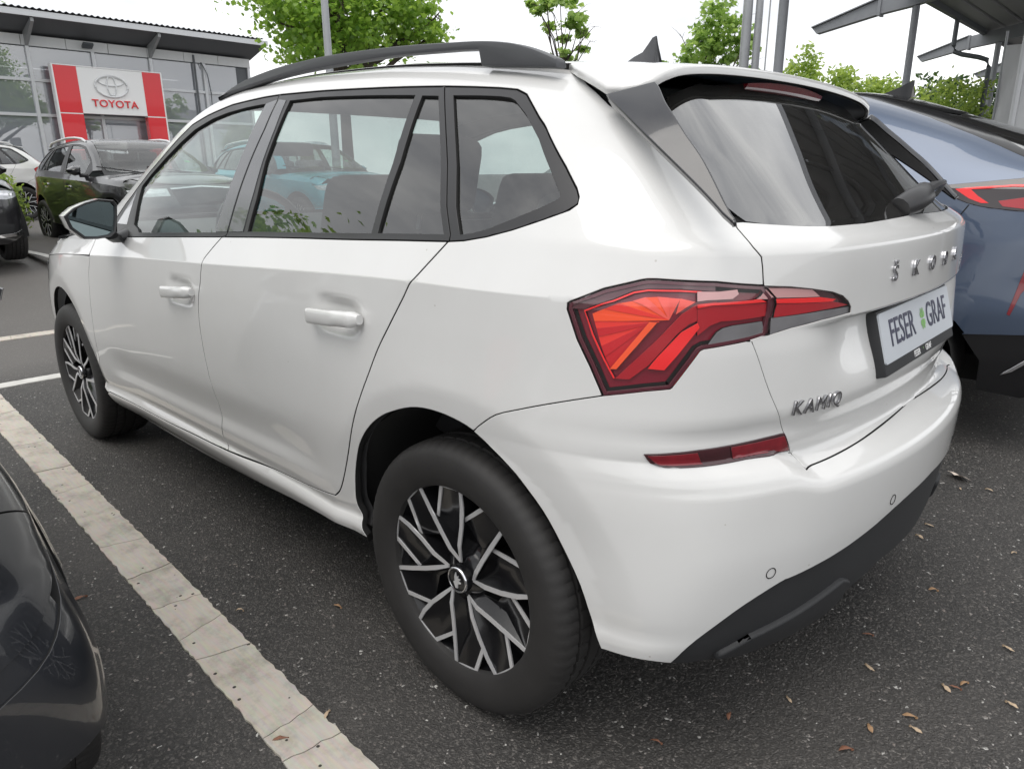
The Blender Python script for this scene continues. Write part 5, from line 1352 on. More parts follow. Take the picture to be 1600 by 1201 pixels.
# ---------------------------------------------------------------- other cars
M['dark_paint'] = paint('black_paint', (0.013, 0.013, 0.015))
M['teal_paint'] = paint('teal_paint', (0.05, 0.36, 0.45), metal=0.2)
M['red_paint'] = paint('red_paint', (0.55, 0.02, 0.02))
M['grey_paint'] = paint('graphite_paint', (0.020, 0.022, 0.027), dirt=0.02)
M['blue_paint'] = paint('blue_paint', (0.060, 0.086, 0.138), rough=0.30, metal=0.5)
def copy_tree(o, parent=None):
    c = o.copy(); COL.objects.link(c)
    if parent is not None: c.parent = parent
    for ch in o.children: copy_tree(ch, c)
    return c
def generic_car(B=None):
    B = B or B0; P_ = M['dark_paint']
    car = thing('parked_car', 'tmp', 'car')
    for side in (1, -1):
        fd, rd, bs = side_panels(car, B, P_, side, hero=False, h=0.04, glass=('glass_f', 'glass_r'))
        for door, x, z in ((fd, 1.28, 0.86), (rd, 0.38, 0.894)):
            y = float(B.ys(np.array(x), np.array(z))) + 0.012
            MB().box((x, y*side, z), (0.21, 0.026, 0.032)).obj('door_handle', M['chrome'], door, bevel=0.01)
        lo = J(K['lampout'], K['lampseam'], K['lampbot'])
        panel('tail_light', lo, M['red_mid'], car, B, 0.04, off=0.0, flange=0.02, inset=0.0015, mirror=side < 0)
        hs = [(1.048, 1.087), (0.975, 1.130), (0.883, 1.135), (0.892, 1.023), (0.955, 1.004), (1.036, 1.045)]
        V = []; F = []; k = len(hs)
        for x, s in [(1.776, 0.95), (1.80, 1.02), (1.84, 0.97), (1.875, 0.82), (1.90, 0.4)]:
            for y, z in hs: V.append((x, (0.945 + (y-0.945)*s)*side, 1.075 + (z-1.075)*s))
        for i in range(4):
            for q in range(k): F.append((i*k+q, i*k+(q+1) % k, (i+1)*k+(q+1) % k, (i+1)*k+q))
        F += [tuple(range(k)), tuple(4*k+q for q in range(k))]
        mi = MB().add(V, F).obj('wing_mirror', P_, car, True)
        MB().tube([(1.81, 0.90*side, 1.01), (1.86, 0.80*side, 1.01)], 0.028, 8).obj('mirror_arm', M['trim'], mi)
        rp = [(x, 0.60*side, z) for x, z in ((1.40, 1.462), (1.25, 1.512), (1.0, 1.535), (0.7, 1.538), (0.3, 1.515), (0.05, 1.488), (-0.05, 1.44))]
        MB().tube(rp, 0.017, 8).obj('roof_rail', M['silver'], car, True)
        for xw in (0.0, B.wb):
            V = []; F = []; n = 14
            for i in range(n+1):
                a = math.pi*(-0.02 + 1.04*i/n)
                for yy, rr in ((0.845 if xw == 0 else 0.872, 0.412), (0.56, 0.40), (0.555, 0.12)): V.append((xw + rr*math.cos(a), yy*side, B.arch_z + rr*math.sin(a)))
            for i in range(n):
                for q in range(2): F.append((i*3+q, i*3+q+1, (i+1)*3+q+1, (i+1)*3+q))
            MB().add(V, F).obj('wheel_liner', M['void'], car, True)
            add_wheel(car, xw, 0.862*side, 0.327, side, simple=True)
    lbt = K['lampbot'][::-1]
    half = J(K['qgap'], lbt[:10], K['tgside3'], K['tgbot'], [(S_MID, K['tgbot'][-1][1]+0.004)])
    low = J(K['rarch'][39:], K['bumbot'], [(0.5, 0.29), (S_MID, 0.29)])
    o = J(half, msym(half)[1:], msym(low), low[::-1][1:])
    panel('rear_bumper', o, P_, car, B, 0.035)
    gb = np.vstack([K['glassbot'], [(S_MID, 1.1215)]])
    left = J(gb[::-1], K['tgside2'], K['lampin'], [K['lampbot'][1]], K['tgside3'], K['tgbot'], [(S_MID, K['tgbot'][-1][1]+0.004)])
    tg = panel('tailgate', J(left, msym(left)[1:-1]), P_, car, B, 0.035)
    gs = B.inv(np.array([(-0.50, 0.640, 1.17), (-0.37, 0.585, 1.295), (-0.285, 0.53, 1.385)])); gt = B.inv(np.array([(-0.28, 0.2, 1.408), (-0.28, 0.0, 1.41)]))
    left = J(gb[::-1], gs, gt)
    panel('rear_window', J(left, msym(left)[1:-1]), M['glass_b'], tg, B, 0.05, off=-0.003, flange=0)
    my = lambda L: [np.array((p[0], -p[1])) for p in L][::-1]
    rf = [(-0.30, 0.0), (-0.29, 0.4), (-0.25, 0.58), (-0.055, 0.545), (0.1, 0.549), (1.0, 0.552), (1.46, 0.555), (1.485, 0.4), (1.51, 0.0)]
    L = [np.array(p) for p in rf]
    panel('roof_panel', np.array(L + my(L)[1:-1]), P_, car, B, 0.06, rear=False, dom='top')
    ws = [(1.51, 0.0), (1.485, 0.4), (1.46, 0.555), (1.8, 0.622), (2.12, 0.712), (2.24, 0.70), (2.34, 0.5), (2.40, 0.0)]
    L = [np.array(p) for p in ws]
    w = panel('windscreen', np.array(L + my(L)[1:-1]), M['glass_f'], car, B, 0.06, rear=False, dom='top', off=-0.002, flange=0)
    cw = [(2.40, 0.0), (2.34, 0.5), (2.24, 0.70), (2.12, 0.712), (2.2, 0.752), (2.30, 0.77), (2.40, 0.72), (2.47, 0.45), (2.49, 0.0)]
    L = [np.array(p) for p in cw]
    panel('scuttle', np.array(L + my(L)[1:-1]), M['plastic'], car, B, 0.06, rear=False, dom='top', off=-0.006, flange=0.02)
    for y in (0.35, -0.30): MB().tube([(2.43, y, 1.035), (2.33, y-0.25, 1.075), (2.22, y-0.52, 1.12)], 0.009, 6).obj('wiper', M['trim'], w)
    MB().add([(2.10, 0.50, 1.185), (2.10, 0.43, 1.19), (2.06, 0.43, 1.212), (2.06, 0.50, 1.205)], [(0, 1, 2, 3)]).obj('screen_sticker', M['green_sticker'], w)
    bonnet_front(car, B, P_, my, 0.05)
    fl = MB(); fl.box((1.25, 0, 0.30), (3.2, 1.1, 0.12)); fl.box((1.30, 0, 0.40), (1.8, 1.66, 0.12)); fl.box((1.0, 0, 0.62), (3.2, 1.05, 0.35)); fl.obj('floor_pan', M['void'], car)
    for y in (0.37, -0.37):
        for x in (1.15, 0.2):
            s = MB().box((x, y, 0.92), (0.16, 0.5, 0.62), ry=R(-16)).obj('backrest', M['seat'], car, bevel=0.05)
            MB().box((x-0.11, y, 1.27), (0.10, 0.26, 0.16), ry=R(-12)).obj('headrest', M['seat'], s, bevel=0.04)
    MB().box((2.02, 0, 0.92), (0.5, 1.36, 0.2)).obj('dashboard', M['cabin'], car, bevel=0.05)
    return car
M['green_sticker'] = pbr('green_sticker', (0.10, 0.40, 0.16), 0.5)
gcar = generic_car()
def place_car(src, label, loc, rz, paint_mat, first=False, ry=0.0, group=None, sc=(1, 1, 1), drop=()):
    c = src if first else copy_tree(src)
    c.location = loc; c.rotation_euler = (0, ry, rz); c.scale = sc
    tag(c, label, 'car', group)
    return c
def repaint(c, mat):
    for ch in list(c.children):
        repaint(ch, mat)
        if ch.type == 'MESH' and ch.data.materials and ch.data.materials[0] == M['dark_paint']:
            ch.material_slots[0].link = 'OBJECT'; ch.material_slots[0].material = mat
ROW = 'cars parked in the row across the lane'
fx = 8.45 + 3.49
jobs = [
 ('black estate car with silver roof rails facing the lane, behind the white mirror', (11.95, -2.28, 0.24), R(182), None, 'dark', R(0.0), ROW, (1.03, 1.0, 0.985)),
 ('black car at the left edge showing its headlight, bonnet and chrome bumper strip', (12.15, 0.36, 0.24), R(180), None, 'dark', 0.0, ROW, (1.0, 1.0, 1.0)),
 ('teal car seen through the side windows of the white crossover', (11.75, -4.95, 0.24), R(181), 'teal_paint', '', 0.0, ROW, (1.0, 1.0, 1.0)),
 ('white car behind the bush at the far left, tail window showing', (17.6, -2.2, 0.36), R(98), 'white', '', 0.0, None, (1, 1, 1.03)),
 ('red car half hidden by the bush at the left edge', (14.7, -0.75, 0.34), R(95), 'red_paint', '', 0.0, None, (0.95, 1, 0.92)),
 ('black car with fin antenna beyond the blue car at the right edge', (0.30, -5.45, 0.0), R(0), None, '', 0.0, None, (1, 1, 0.98)),
]
for i, (lab, loc, rz, pm, _, ry, grp, sc) in enumerate(jobs):
    c = place_car(gcar, lab, loc, rz, None, first=(i == 0), ry=ry, group=grp, sc=sc)
    jobs[i] = (c, pm)
for c, pm in jobs:
    if pm: repaint(c, M[pm])
class LeftBody(Body):
    low = staticmethod(pchip([0.15, 0.25, 0.31, 0.38, 0.50, 0.62, 0.74, 0.86, 0.96], [-0.05, -0.012, 0.0, -0.002, -0.022, -0.050, -0.082, -0.115, -0.145]))
    sho = staticmethod(pchip([0.96, 1.05], [-0.145, -0.190])); gre = staticmethod(pchip([1.05, 1.3, 1.44, 1.6], [-0.190, -0.29, -0.36, -0.46]))
    scal = staticmethod(lambda n: 0.0*n); cups = (); flare = 0.004
left_car = generic_car(LeftBody())
tag(left_car, 'dark graphite car in the left foreground, glossy flank by the slab line', 'car')
left_car.location = (0.47, 2.355, 0.0); left_car.scale = (0.60, 1.0, 0.82)
for w in left_car.children:
    if 'liner' in w.name: w.scale.y = 0.86
    elif w.name.startswith('wheel'): w.location.y *= 0.93
panel('rear_backing', np.array([(0.26, 0.34), (0.26, 1.02), (2*S_MID-0.26, 1.02), (2*S_MID-0.26, 0.34)]), M['dark_paint'], left_car, LeftBody(), 0.03, off=-0.006, flange=0.0, inset=0)
repaint(left_car, M['grey_paint'])

# ---------------------------------------------------------------- the blue car on the right
class BlueBody(Body):
    half = 0.915
    zc = staticmethod(spline([-0.9, 3.2], [1.02, 0.95])); zb = staticmethod(spline([-0.9, 0.0, 3.2], [1.15, 1.13, 1.0])); zg = staticmethod(spline([-0.9, -0.2, 0.3, 1.0, 2.2], [1.30, 1.44, 1.50, 1.54, 1.28]))
    plan = staticmethod(spline([-0.95, -0.7, -0.45, -0.2, 0.1, 0.6, 1.2, 2.4, 3.1, 3.4], [-0.15, -0.085, -0.042, -0.015, 0.0, 0.0, 0.0, -0.004, -0.08, -0.16]))
    low = staticmethod(pchip([0.15, 0.30, 0.45, 0.62, 0.74, 0.86, 0.96], [-0.08, -0.030, -0.012, 0.0, -0.002, -0.010, -0.022]))
    sho = staticmethod(pchip([0.96, 1.0, 1.05], [-0.022, -0.030, -0.042]))
    gre = staticmethod(pchip([1.05, 1.15, 1.30, 1.44, 1.60], [-0.042, -0.085, -0.165, -0.245, -0.345]))
    x0 = staticmethod(pchip([0.20, 0.35, 0.50, 0.62, 0.74, 0.95, 1.12, 1.18, 1.29, 1.43, 1.56, 1.64], [-0.78, -0.86, -0.90, -0.90, -0.875, -0.90, -0.93, -0.90, -0.70, -0.31, 0.07, 0.30]))
    cy = 0.13; cy4 = 0.05
    z0 = staticmethod(pchip([-0.9, -0.5, 0.0, 0.4, 0.8, 1.2, 1.6, 2.05, 2.5, 3.1, 3.5], [1.45, 1.52, 1.585, 1.615, 1.625, 1.61, 1.54, 1.32, 1.08, 0.98, 0.8]))
    scal = staticmethod(lambda n: 0.0*n); cups = ()
    k_sr, k_st, k_rt = 0.10, 0.05, 0.04
    def xr(s, y, z): return s.x0(z) + (s.cy + 0.20*sstep(1.15, 1.32, z))*y*y + s.cy4*y**4
BB = BlueBody()
def build_blue(loc):
    car = thing('parked_car', 'dark blue car with black roof and slanted red tail lamp right of the white crossover', 'car', loc)
    B = BB; P_ = M['blue_paint']
    S2 = S_MID
    kb = {k: np.array(v) for k, v in BLUE.items()}
    edge, lt, lb = kb['edge'], kb['lamptop'], kb['lampbot']
    for mir in (False, True):
        kw = dict(mirror=mir)
        top = B.inv(np.array([(2.0, 0.86, 1.10), (1.2, 0.86, 1.13), (0.45, 0.85, 1.15), (0.15, 0.79, 1.27), (0.30, 0.72, 1.42), (0.42, 0.64, 1.53)]))
        arch = np.array([(XA-(0.415*math.cos(a)), 0.335+0.415*math.sin(a)) for a in np.linspace(math.pi*1.0, 0, 26)])
        o = J([(-2.2, 0.56), (-2.2, 1.02)], top, edge, lt[::-1], lb, kb['foot'][::-1], arch[(arch[:, 1] > 0.53)], [(-0.62, 0.53)])
        side = panel('body_side', o, P_, car, B, 0.02, inset=0.001, **kw)
        lam = panel('tail_light', J(lt, lb[::-1]), M['lamp_black'], car, B, 0.015, off=0.004, inset=0.001, flange=0.02, rim=0.003, **kw)
        panel('lamp_element', kb['chev'], M['red_bright'], lam, B, 0.02, off=0.0055, inset=0, flange=0.004, rim=0.0005, **kw)
        panel('lamp_element', kb['lstrip'], M['red_mid'], lam, B, 0.02, off=0.0055, inset=0, flange=0.004, rim=0.0005, **kw)
        sk = panel('rear_skirt', J(kb['foot'], [(S2, kb['foot'][-1][1])], [(S2, 0.33), (0.65, 0.31), (0.42, 0.27), (0.317, 0.29), (0.312, 0.42)]), M['gloss_black'], car, B, 0.03, off=-0.004, flange=0.02, inset=0.001, **kw)
        panel('chrome_strip', kb['chrome'], M['chrome'], sk, B, 0.02, off=0.006, inset=0, flange=0.008, rim=0.002, **kw)
        panel('reflector', kb['refl'], M['refl_red'], sk, B, 0.02, off=0.003, inset=0, flange=0.006, **kw)
        seam_strip('panel_seam', [kb['seam']], B, side, M['gap'], w=0.004, depth=-0.0006, **kw)
        # dark quarter glass and side glass
        gl = J([(-2.0, 1.12)], top[:5], B.inv(np.array([(0.55, 0.66, 1.50), (1.2, 0.66, 1.52), (1.6, 0.68, 1.44), (2.1, 0.78, 1.18)])))
        panel('window_glass', gl, M['gloss_black'], side, B, 0.04, off=-0.003, flange=0, inset=0.001, **kw)
        for xw in (0.0, B.wb):
            V = []; F = []; n = 16
            for i in range(n+1):
                a = math.pi*(-0.02 + 1.04*i/n)
                for yy, rr in ((0.885, 0.418), (0.56, 0.40), (0.555, 0.12)): V.append((xw + rr*math.cos(a), yy*(-1 if mir else 1), B.arch_z + rr*math.sin(a)))
            for i in range(n):
                for q in range(2): F.append((i*3+q, i*3+q+1, (i+1)*3+q+1, (i+1)*3+q))
            MB().add(V, F).obj('wheel_liner', M['void'], car, True)
            add_wheel(car, xw, 0.872*(-1 if mir else 1), 0.335, -1 if mir else 1, sc=1.024, simple=True)
    # hatch between the lamps, dark frame of the rear screen
    lift = lt[-1] + np.array([0.03, 0.02])
    L = np.vstack([kb['foot'][-1], lb[-1], lt[-1], lift, (S2, lift[1])])
    panel('tailgate', np.vstack([L, msym(L)[1:]]), P_, car, B, 0.03, inset=0.001)
    scr = np.vstack([kb['screen'], msym(kb['screen'])[1:-1]])
    L = np.vstack([(S2, 1.64), edge, lift, (S2, lift[1])])
    panel('roof_spoiler', np.vstack([L, msym(L)[1:-1]]), M['gloss_black'], car, B, 0.03, holes=(scr,), inset=0.001, flange=0.012)
    panel('rear_window', scr, M['glass_b'], car, B, 0.03, off=-0.002, inset=0.001, flange=0.0)
    my = lambda L: [np.array((p[0], -p[1])) for p in L][::-1]
    rf = [(-0.12, 0.0), (-0.06, 0.3), (0.15, 0.44), (0.32, 0.49), (0.6, 0.60), (1.3, 0.62), (1.55, 0.58), (1.62, 0.0)]
    L = [np.array(p) for p in rf]
    panel('roof_panel', np.array(L + my(L)[1:-1]), M['gloss_black'], car, B, 0.05, dom='top', off=0.002, inset=0.001)
    ws = [(1.62, 0.0), (1.55, 0.58), (1.9, 0.66), (2.3, 0.72), (2.5, 0.4), (2.52, 0)]
    L = [np.array(p) for p in ws]
    panel('windscreen', np.array(L + my(L)[1:-1]), M['glass_r'], car, B, 0.06, dom='top', flange=0)
    bo = [(2.52, 0), (2.5, 0.4), (2.3, 0.72), (2.2, 0.83), (2.9, 0.80), (3.2, 0.5), (3.27, 0)]
    L = [np.array(p) for p in bo]
    panel('bonnet', np.array(L + my(L)[1:-1]), P_, car, B, 0.06, dom='top', flange=0.02)
    # fin
    zt = float(B.top(np.array([0.24]), np.array([0.0]))[0, 2])
    V = []; F = []
    prof = [(x - 0.12, a*0.92, b) for x, a, b in ((0.46, 0.0, 0.012), (0.40, 0.024, 0.026), (0.33, 0.052, 0.018), (0.285, 0.078, 0.008), (0.272, 0.080, 0.006), (0.275, 0.05, 0.014), (0.262, 0.0, 0.024))]
    for x, dz, w in prof: V += [(x, w*0.3, zt+dz), (x, w, zt-0.012), (x, -w, zt-0.012), (x, -w*0.3, zt+dz)]
    for i in range(len(prof)-1):
        for q in range(3): F.append((i*4+q, i*4+q+1, (i+1)*4+q+1, (i+1)*4+q))
    F += [(0, 1, 2, 3), tuple((len(prof)-1)*4+q for q in range(4))]
    MB().add(V, F).obj('roof_antenna', M['gloss_black'], car, True)
    fl = MB(); fl.box((1.2, 0, 0.32), (3.6, 1.15, 0.12)); fl.box((1.3, 0, 0.42), (1.8, 1.7, 0.12)); fl.box((1.1, 0, 0.70), (3.3, 1.05, 0.4)); fl.obj('floor_pan', M['void'], car)
    return car
M['lamp_black'] = pbr('lamp_black', (0.020, 0.010, 0.012), 0.10, coat=0.8)
blue = build_blue(BLUE_LOC)
# ---------------------------------------------------------------- showroom across the lane
M['clad'] = pbr('grey_cladding', (0.36, 0.37, 0.38), 0.5, metal=0.2, var=0.06)
M['clad_lt'] = pbr('light_cladding', (0.68, 0.69, 0.70), 0.5, var=0.05)
M['alu'] = pbr('window_aluminium', (0.62, 0.63, 0.65), 0.4, metal=0.3)
M['alu_dk'] = pbr('dark_aluminium', (0.10, 0.11, 0.12), 0.5)
M['roof_m'] = pbr('roof_sheet', (0.50, 0.51, 0.53), 0.45, metal=0.4)
M['soffit'] = pbr('soffit', (0.12, 0.125, 0.135), 0.6)
M['sign_red'] = pbr('sign_red', (0.72, 0.020, 0.030), 0.25, coat=0.5, var=0.12, vscale=0.6)
M['sign_white'] = pbr('sign_white', (0.84, 0.84, 0.84), 0.3, coat=0.3)
M['sign_grey'] = pbr('sign_emblem', (0.72, 0.73, 0.74), 0.35, metal=0.1)
def sky_toned_glass():
    m = glass_mat('shop_glass', (0.75, 0.78, 0.80), ior=2.7); t = m.node_tree
    tr = next(n for n in t.nodes if n.type == 'BSDF_TRANSPARENT'); mx = next(n for n in t.nodes if n.type == 'MIX_SHADER')
    df = t.nodes.new('ShaderNodeBsdfDiffuse'); df.inputs['Color'].default_value = (0.56, 0.60, 0.66, 1)  # grey-blue diffuse share stands in for sky reflected in the panes
    md = t.nodes.new('ShaderNodeMixShader'); md.inputs[0].default_value = 0.42
    t.links.new(tr.outputs[0], md.inputs[1]); t.links.new(df.outputs[0], md.inputs[2]); t.links.new(md.outputs[0], mx.inputs[1])
    return m
M['shop_glass'] = sky_toned_glass()
M['shop_in'] = pbr('showroom_inside', (0.10, 0.09, 0.08), 0.8, var=0.5, vscale=0.4)
def showroom():
    b = thing('showroom', 'glass fronted car showroom with grey eaves behind the red and white sign', 'building', (30, -6, 0.3))
    X = 0.0
    def P(mb, name, mat, **k): o = mb.obj(name, mat, b, **k); return o
    ys_ = [8.1, 6.0, 3.9, 1.8, -0.3, -2.4, -4.45, -6.55, -8.5]   # mullions, local y = world y + 6
    y0, y1 = 8.3, -8.58
    zb, zt_ = -0.3, 5.32
    # rear volume and floor
    P(MB().box((7.0, (y0+y1)/2, 2.6), (0.2, y0-y1, 5.6)), 'back_wall', M['shop_in'])
    P(MB().box((3.5, y1+0.1, 2.6), (6.8, 0.2, 5.6)), 'end_wall', M['clad'])
    P(MB().box((3.5, y0-0.1, 2.6), (6.8, 0.2, 5.6)), 'end_wall', M['clad'])
    P(MB().box((3.5, (y0+y1)/2, -0.1), (7, y0-y1, 0.2)), 'floor', M['clad_lt'])
    P(MB().box((3.6, (y0+y1)/2, 5.5), (6.8, y0-y1, 0.15)), 'ceiling', M['clad'])
    # mullions and transoms
    for y in ys_: P(MB().box((0.0, y, (zb+zt_)/2), (0.16, 0.11, zt_-zb)), 'mullion', M['alu'])
    for i in range(len(ys_)-1):
        ya, yb = ys_[i]-0.056, ys_[i+1]+0.056; yc = (ya+yb)/2; w = ya-yb
        for z in (4.22, 3.05, 0.05):
            P(MB().box((0.0, yc, z), (0.12, w, 0.10)), 'transom', M['alu'])
        for za, zc in ((4.27, zt_), (3.10, 4.17), (0.10, 3.0)):
            P(MB().add([(0.02, ya, za), (0.02, yb, za), (0.02, yb, zc), (0.02, ya, zc)], [(0, 1, 2, 3)]), 'window_pane', M['shop_glass'])
        # interior uprights, counters and lights seen through the panes
    rg = random.Random(8)
    for k in range(16):
        y = 7.5 - k*1.05; x = 2.2 + 2.5*rg.random()
        P(MB().box((x, y, 1.5), (0.12, 0.12, 3.2)), 'column', M['alu_dk'])
    for k in range(9):
        P(MB().box((1.8+rg.random()*3, 7-k*1.7, 0.6), (0.6, 1.0+rg.random(), 0.9 + rg.random()*0.5)), 'display', [M['clad_lt'], M['shop_in'], M['sign_red'], M['alu_dk'], M['yellow']][k % 5])
    P(MB().box((2.4, 0, 3.0), (0.1, 16, 0.16)), 'gallery_rail', M['alu']); P(MB().box((4.2, 0, 2.7), (3.6, 16.8, 0.25)), 'gallery', M['clad'])
    # fascia panels over the glazing
    n = 12; w = (y0-y1)/n
    for k in range(n): P(MB().box((-0.02, y0 - (k+0.5)*w, 5.50), (0.10, w-0.018, 0.34)), 'fascia_panel', M['clad_lt'])
    P(MB().box((0.0, (y0+y1)/2, 5.325), (0.12, y0-y1, 0.03)), 'fascia_gap', M['alu_dk'])
    # roof with soffit, edge and corrugated sheet
    P(MB().prism([(0.25, 5.68), (-1.25, 6.08), (-1.25, 6.14), (7.2, 6.95), (7.2, 5.68)], 'y', y1-0.2, y0+1.2), 'roof', M['soffit'])
    P(MB().box((-1.29, (y0+y1)/2+0.5, 6.17), (0.07, y0-y1+1.5, 0.19)), 'eaves_board', M['alu'])
    V = []; F = []; yy = np.arange(y1-0.2, y0+1.2, 0.025)
    for i, y in enumerate(yy):
        z = 0.026*math.sin(2*math.pi*y/0.20)
        V += [(-1.36, y, 6.33+z), (3.0, y, 6.80+z), (7.2, y, 7.22+z)]
    for i in range(len(yy)-1):
        for q in range(2): F.append((i*3+q, i*3+q+1, (i+1)*3+q+1, (i+1)*3+q))
    link('roof_sheet', mesh_np('roof_sheet', V, F, M['roof_m']), b)
    P(MB().box((0, (y0+y1)/2+0.5, 6.32), (0.3, y0-y1+1.4, 0.1)), 'roof_batten', M['alu_dk'])
    for y in (3.9, -0.3, -4.45):
        P(MB().prism([(-0.02, 5.28), (-0.02, 5.74), (-1.22, 6.06), (-1.22, 5.94)], 'y', y-0.05, y+0.05), 'eaves_bracket', M['clad'])
    fl = MB(); fl.box((-0.28, -2.2, 5.50), (0.26, 0.34, 0.08), ry=R(25)); fl.box((-0.12, -2.2, 5.56), (0.2, 0.06, 0.06)); P(fl, 'floodlight', M['alu_dk'])
    P(MB().tube([(-0.10, -6.15, 5.6), (-0.10, -6.15, 4.0), (-0.10, -6.15, 0.0)], 0.045, 8), 'downpipe', M['alu_dk'])
    P(MB().tube([(-0.12, -6.42, 5.35), (-0.16, -6.62, 4.9), (-0.14, -6.70, 4.2), (-0.14, -6.66, 3.2)], 0.022, 6), 'cable', M['alu_dk'])
    P(MB().box((0.05, -8.28, 4.8), (0.1, 0.62, 1.0)), 'dark_panel', M['alu_dk'])
    P(MB().box((0.10, -8.0, 3.6), (0.1, 0.9, 1.1)), 'dark_panel', M['alu_dk'])
    # entrance under the sign
    P(MB().box((-0.05, -2.0, 2.15), (0.14, 2.3, 0.10)), 'door_frame', M['alu'])
    for y in (-0.9, -1.75, -2.0, -3.1): P(MB().box((-0.05, y, 1.05), (0.14, 0.10, 2.1)), 'door_frame', M['alu'])
    return b
M['yellow'] = pbr('yellow_card', (0.6, 0.42, 0.05), 0.6)
showroom()
def brand_sign():
    s = thing('dealer_sign', 'red and white dealership sign with oval emblem in front of the showroom', 'sign', (29.55, -8.68, 0.3))
    # local y: left edge +1.84, right edge -1.84
    for ya, yb in ((1.84, 1.09), (-1.17, -1.84)):
        for za, zb in ((3.14, 4.72), (-0.3, 3.10)):
            MB().box((0, (ya+yb)/2, (za+zb)/2), (0.30, ya-yb, zb-za)).obj('red_panel', M['sign_red'], s)
        MB().box((0.0, (ya+yb)/2, 3.12), (0.29, ya-yb, 0.04)).obj('panel_joint', M['sign_white'], s)
    MB().box((0.0, 1.865, 2.2), (0.32, 0.05, 5.04)).obj('edge_strip', M['sign_white'], s)
    MB().box((0.0, -1.865, 2.2), (0.32, 0.05, 5.04)).obj('edge_strip', M['sign_white'], s)
    MB().box((0.0, 0.0, 4.735), (0.32, 3.78, 0.03)).obj('edge_strip', M['sign_white'], s)
    w = MB().box((0.01, -0.04, 3.93), (0.30, 2.26, 1.58)).obj('white_panel', M['sign_white'], s)
    # emblem: three interlocked ovals, raised
    def ring(cy, cz, a, b, r, name='emblem_ring', e=(1, 1)):
        pts = [(-0.16, cy + a*math.cos(t), cz + b*math.sin(t)) for t in np.linspace(0, 2*math.pi, 41)]
        MB().tube(pts, r, 8, cap=False, ell=e).obj(name, M['sign_grey'], w, True)
    cy_, cz_ = -0.01, 4.12
    ring(cy_, cz_, 0.56, 0.37, 0.040)
    ring(cy_, cz_+0.175, 0.43, 0.155, 0.026)
    ring(cy_, cz_+0.02, 0.155, 0.33, 0.026)
    me = text_mesh('sign_lettering', 'TOYOTA', 0.36, M['sign_red'], extrude=0.02, bevel=0.004, spacing=1.05, sx=1.05)
    me.transform(frame_at((-0.155, -0.06, 3.50), (0, -1, 0), (-1, 0, 0))); link('sign_lettering', me, w)
    return s
brand_sign()

# ---------------------------------------------------------------- trees, hedges
def leaf_mat(name, c0, c1, trans=0.45):
    m = bpy.data.materials.new(name); m.use_nodes = True; t = m.node_tree; t.nodes.clear(); N = t.nodes.new; Lk = t.links.new
    o = N('ShaderNodeOutputMaterial'); d = N('ShaderNodeBsdfDiffuse'); tr = N('ShaderNodeBsdfTranslucent'); g = N('ShaderNodeBsdfGlossy'); g.inputs['Roughness'].default_value = 0.45
    ge = N('ShaderNodeNewGeometry'); cr = N('ShaderNodeValToRGB'); cr.color_ramp.elements[0].color = (*c0, 1); cr.color_ramp.elements[1].color = (*c1, 1)
    Lk(ge.outputs['Random Per Island'], cr.inputs['Fac'])
    Lk(cr.outputs['Color'], d.inputs['Color'])
    hs = N('ShaderNodeHueSaturation'); hs.inputs['Value'].default_value = 2.1; hs.inputs['Hue'].default_value = 0.485; Lk(cr.outputs['Color'], hs.inputs['Color']); Lk(hs.outputs['Color'], tr.inputs['Color'])
    m1 = N('ShaderNodeMixShader'); m1.inputs[0].default_value = trans; Lk(d.outputs[0], m1.inputs[1]); Lk(tr.outputs[0], m1.inputs[2])
    m2 = N('ShaderNodeMixShader'); m2.inputs[0].default_value = 0.05; Lk(m1.outputs[0], m2.inputs[1]); Lk(g.outputs[0], m2.inputs[2])
    Lk(m2.outputs[0], o.inputs['Surface']); return m
M['leaf'] = leaf_mat('maple_leaf', (0.13, 0.25, 0.034), (0.26, 0.41, 0.065), 0.5)
M['leaf2'] = leaf_mat('young_leaf', (0.15, 0.26, 0.06), (0.28, 0.41, 0.10), 0.5)
M['leaf3'] = leaf_mat('hedge_leaf', (0.15, 0.24, 0.045), (0.31, 0.41, 0.09), 0.5)
M['leaf4'] = leaf_mat('dark_leaf', (0.022, 0.055, 0.016), (0.06, 0.11, 0.03))
M['bark'] = pbr('bark', (0.075, 0.058, 0.045), 0.9, var=0.3, vscale=12, bump=0.6, bscale=40)
def leaves_mesh(name, C, size, mat, rs, lobes=True, droop=0.35):
    """one small folded leaf at each point of C"""
    n = len(C)
    if lobes:
        base = np.array([(0, -0.5), (0.30, -0.28), (0.52, 0.02), (0.26, 0.12), (0.34, 0.42), (0.10, 0.30), (0, 0.58), (-0.10, 0.30), (-0.34, 0.42), (-0.26, 0.12), (-0.52, 0.02), (-0.30, -0.28)])
    else:
        base = np.array([(0, -0.5), (0.24, -0.1), (0.20, 0.25), (0, 0.55), (-0.20, 0.25), (-0.24, -0.1)])
    k = len(base)
    nrm = rs.normal(size=(n, 3)); nrm[:, 2] = np.abs(nrm[:, 2])*1.1 + 0.25; nrm /= np.linalg.norm(nrm, axis=1, keepdims=True)
    up = rs.normal(size=(n, 3)); up[:, 2] -= droop*1.6
    u = up - (up*nrm).sum(1, keepdims=True)*nrm; u /= np.linalg.norm(u, axis=1, keepdims=True); v = np.cross(nrm, u)
    s = size*rs.uniform(0.6, 1.25, (n, 1, 1))
    P = C[:, None, :] + s*(base[None, :, 0:1]*v[:, None, :] + base[None, :, 1:2]*u[:, None, :] - 0.22*np.abs(base[None, :, 0:1])*nrm[:, None, :])
    V = P.reshape(-1, 3); F = np.arange(n*k).reshape(n, k)
    return mesh_np(name, V, F, mat, smooth=False)
